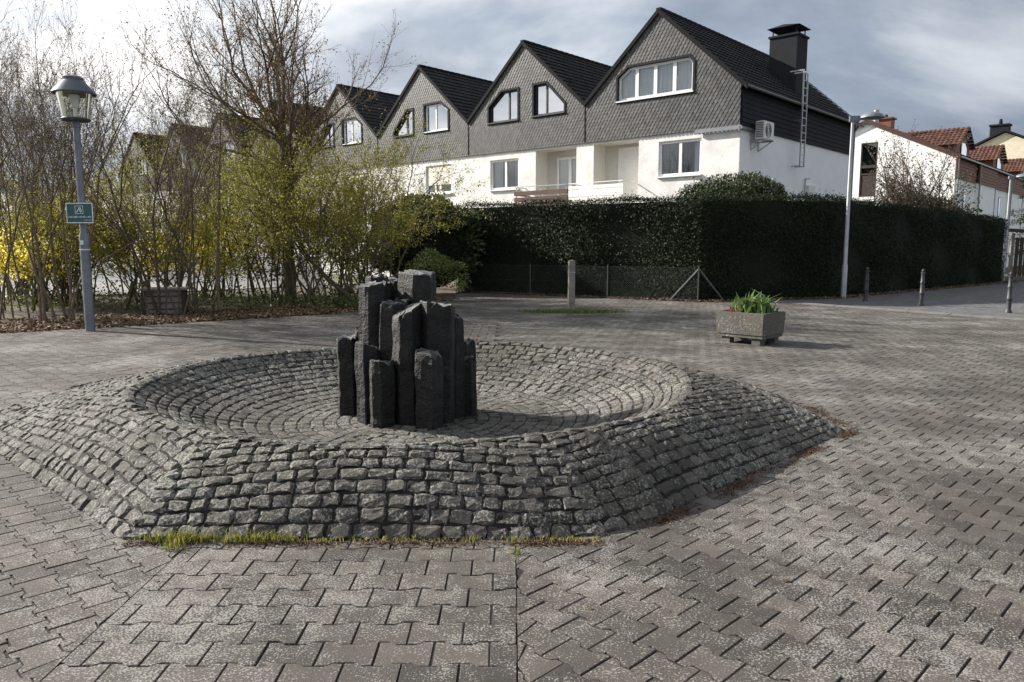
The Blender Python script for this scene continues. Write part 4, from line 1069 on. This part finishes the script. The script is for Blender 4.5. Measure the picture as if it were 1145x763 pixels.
# ------------------------------------------------------------------ brown and white houses on the right
E0 = np.array([26.3,46.0])
def row_house(k, label):
    """local: x along fx (front facade at x=0 facing +x, body to -x), y along fb"""
    o = E0+fb*11.2*k
    H = empty('terraced_house', label, 'house', (o[0], o[1], 0), RZ, 'white terraced houses with red tiled dormers')
    ze, za, xa, xb = 6.95, 9.42, -5.1, -10.0; zb = 7.4
    prof = [(0,-.1),(0,ze),(xa,za),(xb,zb),(xb,-.1)]
    m = MB(); hole = [(-5.42,3.2),(-4.40,3.2),(-4.40,8.08),(-5.42,8.08)]
    fill_holes(prof, [hole], 0, m); reveal(m, hole, 0, .15)
    m.add([(0,0,-.1),(0,11.2,-.1),(0,11.2,ze),(0,0,ze)], [(0,1,2,3)])
    m.add([(x,11.2,z) for x,z in prof], [(4,3,2,1,0)])
    m.add([(xb,0,-.1),(xb,11.2,-.1),(xb,11.2,zb),(xb,0,zb)], [(3,2,1,0)])
    m.build('wall', M['stucco_clean'], H, fixn=False)
    # tall stair window: glass above, brown panel, glass below
    f = MB()
    for x0,x1,z0,z1 in ((-5.42,-5.34,3.2,8.08),(-4.48,-4.40,3.2,8.08),(-5.34,-4.48,8.0,8.08),(-5.34,-4.48,6.5,6.68),(-5.34,-4.48,6.08,6.18),(-5.34,-4.48,4.72,4.82)): f.box(x0,x1,.02,.10,z0,z1)
    w = f.build('window', M['wood_dark'], H)
    g = MB(); g.add([(-5.36,.06,6.6),(-4.46,.06,6.6),(-4.46,.06,8.04),(-5.36,.06,8.04)], [(0,1,2,3)]); g.build('pane', M['glass'], w, fixn=False)
    g = MB(); g.add([(-5.36,.06,3.2),(-4.46,.06,3.2),(-4.46,.06,4.4),(-5.36,.06,4.4)], [(0,1,2,3)]); g.build('pane', M['glass'], w, fixn=False)
    g = MB(); g.box(-5.34,-4.48,.05,.07,4.82,6.10); g.build('panel', M['wood_dark'], w)
    g = MB(); g.box(-5.36,-4.46,-.02,.05,4.42,4.70); g.build('vent', M['pvc'], w)
    g = MB(); g.box(-5.6,-4.2,.5,.52,3,8.2); g.build('room', M['dark_in'], w)
    # cladding band on the front, plain bay set forward at the far half
    def clad(x, y0, y1):
        c = MB(); n = 7
        for i in range(n):
            z0 = 5.6+(ze-5.65)*i/n; z1 = 5.6+(ze-5.65)*(i+1)/n
            c.add([(x+.09,y0,z0),(x+.09,y1,z0),(x+.06,y1,z1),(x+.06,y0,z1),(x,y0,z0),(x,y1,z0),(x,y0,z1)], [(0,1,2,3),(4,5,1,0),(4,0,3,6)])
        return c
    clad(.0,-.05,5.5).build('cladding', M['wood_clad'], H, fixn=False)
    m = MB(); m.box(.002,.16,5.5,11.2,-.1,5.6); m.build('bay_wall', M['stucco_clean'], H)
    clad(.16,5.5,11.2).build('cladding', M['wood_clad'], H, fixn=False)
    for y0,y1,z0,z1 in ((.5,1.2,2.4,5.0),(2.35,3.0,3.7,5.1)):
        f = MB(); f.box(-.02,.03,y0,y1,z0,z1); f2 = f.build('window', M['dark_frame'], H)
        g = MB(); g.add([(.034,y0+.06,z0+.06),(.034,y1-.06,z0+.06),(.034,y1-.06,z1-.06),(.034,y0+.06,z1-.06)], [(0,1,2,3)]); g.build('pane', M['glass_mirror'], f2, fixn=False)
    # roof
    rb = MB(); rb.add([(.25,-.15,ze-.12),(.25,11.2,ze-.12),(xa,11.2,za+.02),(xa,-.15,za+.02),(xb-.2,-.15,zb-.05),(xb-.2,11.2,zb-.05)], [(0,1,2,3),(3,2,5,4)]); rf = rb.build('roof', M['red_tile'], H, fixn=False)
    tile_slope('roof_tiles', rf, (.25,-.15,ze-.06), (.25,11.2,ze-.06), (xa,-.15,za+.05), M['red_tile'], seed=k+70)
    vb = MB()
    for (xA,zA),(xB,zB) in (((.25,ze-.12),(xa,za)),((xa,za),(xb-.2,zb-.05))): vb.add([(xA,-.18,zA-.14),(xB,-.18,zB-.14),(xB,-.18,zB+.10),(xA,-.18,zA+.10)], [(0,1,2,3)])
    vb.build('verge_board', M['red_tile'], H, fixn=False)
    g = MB(); g.box(.24,.36,-.15,11.2,ze-.2,ze-.10); gt = g.build('gutter', M['zinc'], H)
    for y in (.02,5.6): 
        g = MB(); g.lathe([(.05,0),(.05,ze-.15)], 8, (.16+(.1 if y > 1 else 0), y)); g.build('downpipe', M['zinc'], gt)
    # dormer
    y0, y1 = 1.0, 4.6; ym = (y0+y1)/2; zr = 8.85; zd = 7.75; xf = -.25; xk = -4.6
    d = MB(); d.add([(xf,y0,6.9),(xf,y1,6.9),(xf,y1,zd),(xf,ym,zr),(xf,y0,zd)], [(0,1,2,3,4)])
    d.add([(xf,y0,6.9),(xf,y0,zd),(xk+2.4,y0,zd)], [(0,1,2)]); d.add([(xf,y1,6.9),(xf,y1,zd),(xk+2.4,y1,zd)], [(2,1,0)])
    dm = d.build('dormer', M['wood_clad'], H, fixn=False)
    tile_slope('roof_tiles', dm, (xk,y0-.2,zd-.12), (xf+.3,y0-.2,zd-.12), (xk,ym,zr), M['red_tile'], .26, .33, seed=k+80, amp=.05)
    tile_slope('roof_tiles', dm, (xf+.3,y1+.2,zd-.12), (xk,y1+.2,zd-.12), (xf+.3,ym,zr), M['red_tile'], .26, .33, seed=k+90, amp=.05)
    f = MB(); f.box(xf,xf+.05,ym-.75,ym+.75,6.95,7.95); f3 = f.build('window', M['dark_frame'], dm)
    g = MB(); g.add([(xf+.055,ym-.65,7.02),(xf+.055,ym+.65,7.02),(xf+.055,ym+.65,7.88),(xf+.055,ym-.65,7.88)], [(0,1,2,3)]); g.build('pane', M['glass_mirror'], dm, fixn=False)
    # chimney
    c = MB(); c.box(-5.6,-4.7,3.4,4.2,9.0,9.95); c.box(-5.7,-4.6,3.3,4.3,9.95,10.05); cc = c.build('chimney', M['wood_clad'], H)
    c = MB(); c.lathe([(.12,10.05),(.12,10.25),(.05,10.3)], 10, (-5.15,3.8)); c.build('chimney_pot', M['dark_frame'], cc)
    return H
r0 = row_house(0, 'nearest white house with brown cladding, red tiled dormer and tall brown stair window')
c = copy_tree(r0); o = E0+fb*11.2; c.location = (o[0], o[1], 0); c['label'] = 'second white house with brown cladding, its dormer just beyond the nearest red one'
c = copy_tree(r0); o = E0+fb*22.4; c.location = (o[0], o[1], 0); c['label'] = 'third white house with brown cladding, cut off by the right picture edge'
fl_ = MB(); p = E0+fx*(-5.1)+fb*1.6; fl_.lathe([(.16,9.0),(.16,10.2),(.17,10.2),(.17,10.3)], 14, (p[0], p[1]))
m_o = fl_.build('steel_flue', M['alu'], None, smooth=True); tag(m_o, 'shiny round steel flue rising above the nearest white house gable', 'flue')
# beige house far behind
bh = empty('gabled_house', 'distant beige house gable with a grey chimney behind the red dormers', 'house', (48.6,75,0), RZ)
m = MB(); m.prism([(-7,-.1),(5,-.1),(5,9.6),(-1.0,12.5),(-7,9.6)], 0, 9); m.build('wall', M['stucco_beige'], bh)
m = MB()
for a, b in (((-7.4,9.45),(-1,12.6)),((-1,12.6),(5.4,9.45))): m.add([(a[0],-.3,a[1]),(b[0],-.3,b[1]),(b[0],9.3,b[1]),(a[0],9.3,a[1]),(a[0],-.3,a[1]+.2),(b[0],-.3,b[1]+.2),(b[0],9.3,b[1]+.2),(a[0],9.3,a[1]+.2)], [(0,1,5,4),(4,5,6,7)])
rf = m.build('roof', M['roof_tile'], bh, fixn=False)
m = MB(); m.box(-2.6,-1.0,1.5,2.6,11.3,13.4); m.box(-2.7,-.9,1.4,2.7,13.4,13.55); m.lathe([(.2,13.55),(.12,14.1)], 8, (-1.8,2.0)); m.build('chimney', M['slate_dark'], rf)

# timber fence with roof beam far right
tf = empty('timber_fence', 'dark board fence with a sloping capping beam beyond the far lamp post', 'fence', (24.2,37.0,0), R(-12))
m = MB(); 
for i in range(26): m.box(.1+i*.2,.26+i*.2,0,.04,.1,2.0+.02*math.sin(i*3))
m.build('boards', M['wood_dark'], tf)
m = MB(); m.bar((-.3,-.05,2.35),(5.4,-.05,2.0),.22,.16); m.build('beam', M['wood_dark'], tf)
for x in (0,2.6,5.2):
    m = MB(); m.box(x-.07,x+.07,.05,.19,-.05,2.2); m.build('post', M['wood_grey'], tf)
m = MB(); m.box(-1.2,6,-.35,-.12,-.02,.14); tag(m.build('kerb', M['kerb'], None), kind='structure'); bpy.data.objects['kerb.001'].location = (24.2,37,0); bpy.data.objects['kerb.001'].rotation_euler = (0,0,R(-12))

# ------------------------------------------------------------------ bush shapes
def blob_bush(name, label, cat, c, rx, ry, rz, h0, n, mat, size, seed, core=True, group=None, rz_rot=0, aspect=.6, sq=1.0, lumpy=1.0):
    o = empty(name, label, cat, (c[0], c[1], 0), rz_rot, group); rng = np.random.default_rng(seed)
    d = rng.normal(size=(n,3)); d /= np.linalg.norm(d, axis=1)[:,None]; d[:,2] = np.where(d[:,2] < -.4, -d[:,2], d[:,2])
    lump = 1+lumpy*(.10*np.sin(d[:,0]*5+seed)+.09*np.sin(d[:,1]*6+d[:,2]*5)+.06*np.sin(d[:,2]*11+seed))
    rad = (rng.random(n)**.14)*lump+rng.normal(0,.03,n)
    dq = np.sign(d)*np.abs(d)**sq; P = dq*rad[:,None]*np.array([rx,ry,rz])+np.array([0,0,h0]); P[:,2] = np.maximum(P[:,2], .03)
    leaf_mesh('foliage', P, size, mat, o, seed=seed, aspect=aspect, normals=d+np.array([0,0,.2]))
    if core:
        m = MB(); m.lathe([(.01,max(h0-rz*.8,.0))]+[(math.sin(a)*.80, h0-math.cos(a)*rz*.80) for a in np.linspace(.4,2.9,9)]+[(.01,h0+rz*.8)], 14)
        k = m.build('stems', M['hedge_core'], o); k.scale = (rx,ry,1)
    return o
blob_bush('round_bush', 'rounded clipped green bush rising above the hedge below the end house', 'bush', (7.45,26.1), 2.05, 1.1, 1.75, 2.25, 20000, M['box_leaf'], .075, 51, rz_rot=RZ, sq=.72, lumpy=.3)
blob_bush('laurel_bush', 'dense dark laurel bush at the left end of the long hedge', 'bush', (-2.95,26.2), 1.95, 1.1, 1.75, 1.5, 10500, M['laurel_leaf'], .14, 52, sq=.75, lumpy=.8)
blob_bush('low_bush', 'low loose olive bush at the corner of the bed by the path', 'bush', (-2.35,23.0), .95, .7, .85, .6, 3600, M['low_leaf'], .06, 53, core=False)
for i, (x, y, rx, rz, lb) in enumerate([(-6.4,25.4,1.8,1.25,'loose olive privet bush between the maple trunk and the laurel'),(-10.2,25.6,2.0,1.2,'loose olive privet bush behind the yellow forsythia'),(-2.3,29.3,1.5,.9,'loose olive privet bush in the gap between the laurel and the long hedge'),(-15.0,26.5,2.4,1.15,'loose olive privet bush far back on the left by the pale street')]):
    blob_bush('privet_bush', lb, 'bush', (x, y), rx, 1.0, rz*1.25, rz*.9, 5200, M['privet_leaf'], .10, 55+i, core=False, group='privet bushes')
blob_bush('evergreen_shrub', 'dark low evergreen shrub under the bare bush by the nearest white house', 'bush', (22.3,42.0), 2.6, 1.2, 2.0, 2.4, 4500, M['laurel_leaf'], .17, 54, rz_rot=RZ)

# ------------------------------------------------------------------ bare trees and shrubs
def tree_obj(name, label, cat, loc, builder, seed, bark='bark', rt=.02, leafmat=None, leafsize=.04, leafn=1, group=None, leafname='buds', spread=.05, zmin=0, keep=1.0):
    o = empty(name, label, cat, (loc[0], loc[1], -.03), 0, group); rng = np.random.default_rng(seed); S = []; T = []
    builder(S, T, rng); a, b = split_trunk(S, rt)
    if a: tubes('trunk', a, M[bark], o)
    if b: tubes('crown', b, M[bark], o)
    if leafmat:
        T = np.array(T); T = T[T[:,2] > zmin]; T = T[rng.random(len(T)) < keep]; T = np.repeat(T, leafn, 0)+rng.normal(0, spread, (len(T)*leafn, 3))
        leaf_mesh(leafname, T, leafsize, M[leafmat], o, seed=seed)
    return o
def maple(S, T, rng):
    P = dict(n=5, wig=.10, up=.07, side=.8, ang=(.5,1.0), sh=.60, rs=.48, taper=.6, fork=2, fh=.66, first=1)
    p = np.zeros(3); d = np.array([0.,0,1.]); r = .17
    for i in range(6):
        d = unit(d+rng.normal(size=3)*.012+np.array([0,0,.2])); q = p+d*.72; S.append((p, q, r, r-.011)); p = q; r -= .011
        if i >= 3:
            for _ in range(3): grow(S, T, rng, p, rot_away(rng, d, rng.uniform(.8,1.2)), 2.1*rng.uniform(.8,1.1), r*.42, 3, P)
    for a in range(8): grow(S, T, rng, p, rot_away(rng, d, rng.uniform(.3,1.0)), 2.1*rng.uniform(.85,1.15), r*.5, 3, P)
tree_obj('maple_tree', 'tall maple with a straight trunk and a wide crown of brown buds', 'tree', (-6.0,20.6), maple, 61, 'bark_dark', .03, 'bud', .05, 1, spread=.05, leafname='buds', zmin=3.4, keep=.5)
def multistem(n, h, lean, depth=3, r=(.018,.036), base=.35, P=None):
    P = P or dict(n=5, wig=.12, up=.06, side=.56, ang=(.35,.9), sh=.58, rs=.48, taper=.62, fork=2, fh=.60, first=2)
    def f(S, T, rng):
        for i in range(n):
            a = rng.uniform(0, 2*PI); l = rng.uniform(.03, lean); d = unit((l*math.cos(a), l*math.sin(a), 1))
            p = np.array([rng.normal(0,base), rng.normal(0,base*.6), 0.0])
            grow(S, T, rng, p, d, h*rng.uniform(.36,.5), rng.uniform(*r), depth, P)
    return f
SH = [(-9.7,16.3,9,6.6,.32,'bare multi-stemmed shrub just left of the lantern lamp'),
      (-7.9,17.4,9,6.2,.38,'bare multi-stemmed shrub just right of the lantern lamp'),
      (-11.6,17.2,8,6.8,.34,'bare multi-stemmed shrub at the left picture edge'),
      (-12.2,21.0,8,7.2,.36,'bare shrub farther back behind the left edge shrub'),
      (-9.2,21.5,7,6.6,.40,'bare shrub farther back, behind the lantern lamp'),
      (-14.6,22.5,8,7.4,.40,'bare shrub farthest back at the left picture edge')]
for i, (x, y, n, h, l, lb) in enumerate(SH):
    tree_obj('bare_shrub', lb, 'shrub', (x, y), multistem(n+1, h, l, 4), 70+i, 'bark_dark' if i % 2 else 'bark', .018, 'grey_bud', .035, 1, 'bare shrubs on the left bed', spread=.03, keep=.25)
def young(S, T, rng):
    P = dict(n=4, wig=.10, up=.10, side=.6, ang=(.5,.9), sh=.5, rs=.45, taper=.6, fork=1, fh=.6, first=1)
    p = np.zeros(3); d = np.array([-.02,0,1.]); r = .045
    for i in range(11):
        d = unit(d+rng.normal(size=3)*.025+np.array([0,0,.05])); q = p+d*.56; S.append((p, q, r, r-.0035)); p = q; r -= .0035
        if i >= 4: grow(S, T, rng, p, rot_away(rng, d, rng.uniform(.6,1.0)), .85, r*.45, 2, P)
tree_obj('young_tree', 'thin straight young tree right of the timber crate', 'tree', (-7.15,18.5), young, 81, 'wood_grey' if False else 'bark', .012, 'bud', .045, 1, spread=.04, keep=.5)
ARCH = dict(n=5, wig=.13, up=.01, side=.8, ang=(.35,.8), sh=.55, rs=.5, taper=.6, fork=2, fh=.62, first=2)
for i, (x, y, n, h, lb, kp) in enumerate([(-5.3,20.2,13,5.4,'olive green budding shrub in front of the maple trunk',.9),(-3.9,21.4,12,5.2,'olive green budding shrub beside the dark laurel bush',.9),(-7.0,22.0,12,5.2,'olive green budding shrub behind the thin young tree',.8),(-9.3,19.8,11,3.8,'olive green budding shrub behind the timber crate',.8),(-11.2,19.4,11,3.6,'olive green budding shrub left of the lantern lamp',.75),(-13.6,21.2,11,3.8,'olive green budding shrub near the left picture edge',.75),(-5.2,23.6,12,5.0,'olive green budding shrub farthest back, left of the laurel bush',.7),(-9.6,24.6,13,5.8,'tall olive shrub screening the far gables, right of the lantern lamp',.6),(-12.4,24.8,13,6.0,'tall olive shrub screening the far gables, behind the lantern lamp',.6),(-15.2,24.0,13,5.8,'tall olive shrub screening the street at the left picture edge',.6)]):
    tree_obj('budding_shrub', lb, 'shrub', (x, y), multistem(n+3, h, .55, 3, (.018,.034), .5, ARCH), 90+i, 'twig_green', .016, 'spring_leaf', .05, 2, 'budding shrubs in the left bed', 'leaves', .06, .5, kp*.75)
def leaning(S, T, rng):
    p = np.zeros(3); pts = [(0,0,0),(-.35,.05,.35),(-.85,.1,.75),(-1.3,.1,1.25),(-1.75,.2,2.0)]
    r = .085; P = dict(ARCH); P['up'] = .08
    for i in range(4):
        a = np.array(pts[i], float); b = np.array(pts[i+1], float); S.append((a, b, r, r*.85)); r *= .85
        grow(S, T, rng, b, unit((rng.normal(0,.4), rng.normal(0,.3), 1)), 1.1, r*.5, 2, P)
    for s in (1,-1): grow(S, T, rng, np.zeros(3), unit((.5*s+.2,.2,1)), 1.4, .04, 3, P)
tree_obj('leaning_shrub', 'old shrub with thick dark branches leaning left behind the basalt columns', 'shrub', (-4.0,20.0), leaning, 97, 'bark_dark', .02, 'spring_leaf', .045, 1, spread=.05, leafname='leaves', keep=.5)
FOR = dict(n=5, wig=.15, up=.02, side=.8, ang=(.3,.8), sh=.55, rs=.5, taper=.6, fork=2, fh=.6, first=1)
for i, (x, y, n, h, lb) in enumerate([(-12.5,19.0,9,2.7,'yellow flowering forsythia at the left picture edge'),(-12.6,21.6,12,3.2,'yellow flowering forsythia behind the lantern lamp pole'),(-9.9,22.6,11,3.2,'yellow flowering forsythia behind the timber crate'),(-8.9,22.9,10,3.0,'yellow flowering forsythia behind the thin young tree'),(-16.0,24.5,10,3.2,'yellow flowering forsythia far back on the left')]):
    tree_obj('forsythia', lb, 'shrub', (x, y), multistem(n, h, .6, 2, (.012,.02), .4, FOR), 110+i, 'twig_green', .012, 'forsythia', .075, 4, 'yellow forsythia bushes', 'blossoms', .12, .9, .26)
BB = dict(n=4, wig=.14, up=.06, side=.85, ang=(.4,.9), sh=.6, rs=.55, taper=.65, fork=2, fh=.65, first=1)
tree_obj('bare_bush', 'bare branching bush in front of the nearest white house gable', 'bush', (22.0,41.2), multistem(12, 7.6, .5, 3, (.05,.075), .5, BB), 120, 'bark_dark', .03, 'grey_bud', .10, 1, spread=.05)
# conifer far right
cn = empty('conifer', 'dark sparse conifer beyond the hedge at the right picture edge', 'tree', (28.0,41.5,0)); rng = np.random.default_rng(130)
S = [(np.zeros(3), np.array([0,0,6.2]), .14, .02)]; Pn = []
for i in range(46):
    z = 1.2+i*.107; a = rng.uniform(0,2*PI); l = (6.6-z)*.36*rng.uniform(.7,1.1); e = np.array([math.cos(a)*l, math.sin(a)*l, z-.12*l]); b = np.array([0,0,z])
    S.append((b, e, .025, .006)); t = rng.uniform(.15,1.05,70)[:,None]; Pn.append(b+(e-b)*t+rng.normal(0,.07,(70,3)))
tubes('trunk', S, M['bark_dark'], cn); leaf_mesh('crown', np.concatenate(Pn), .12, M['needle'], cn, seed=131, aspect=.4)

# timber crate in the bed
cr = empty('timber_crate', 'grey timber crate with a pale lid standing in the shrubs', 'crate', (-8.2,17.95,-.03), R(18)); cr.scale = (.86,.86,1)
m = MB()
for z in (.02,.17,.32,.47): m.box(-.48,.48,-.30,-.27,z,z+.125); m.box(-.48,.48,.27,.30,z,z+.125); m.box(-.48,-.45,-.27,.27,z,z+.125); m.box(.45,.48,-.27,.27,z,z+.125)
m.build('side_boards', M['wood_grey'], cr)
for x in (-.5,.5):
    for y in (-.32,.32):
        m = MB(); m.box(x-.045,x+.045,y-.045,y+.045,0,.60); m.build('corner_post', M['wood_dark'], cr)
m = MB(); m.box(-.6,.6,-.42,.42,.60,.65); m.build('lid', M['wood_grey'], cr, bevel=.006)
# garden wall and hedge behind the street
gw = MB(); gw.box(-26,26,-.12,.12,-.1,1.15); gw.box(-26,26,-.17,.17,1.15,1.22); o = gw.build('garden_wall', M['stucco_clean']); o.location = (-31,40.5,0); o.rotation_euler = (0,0,R(-25))
tag(o, 'low white rendered garden wall across the pale street behind the shrubs', 'wall')
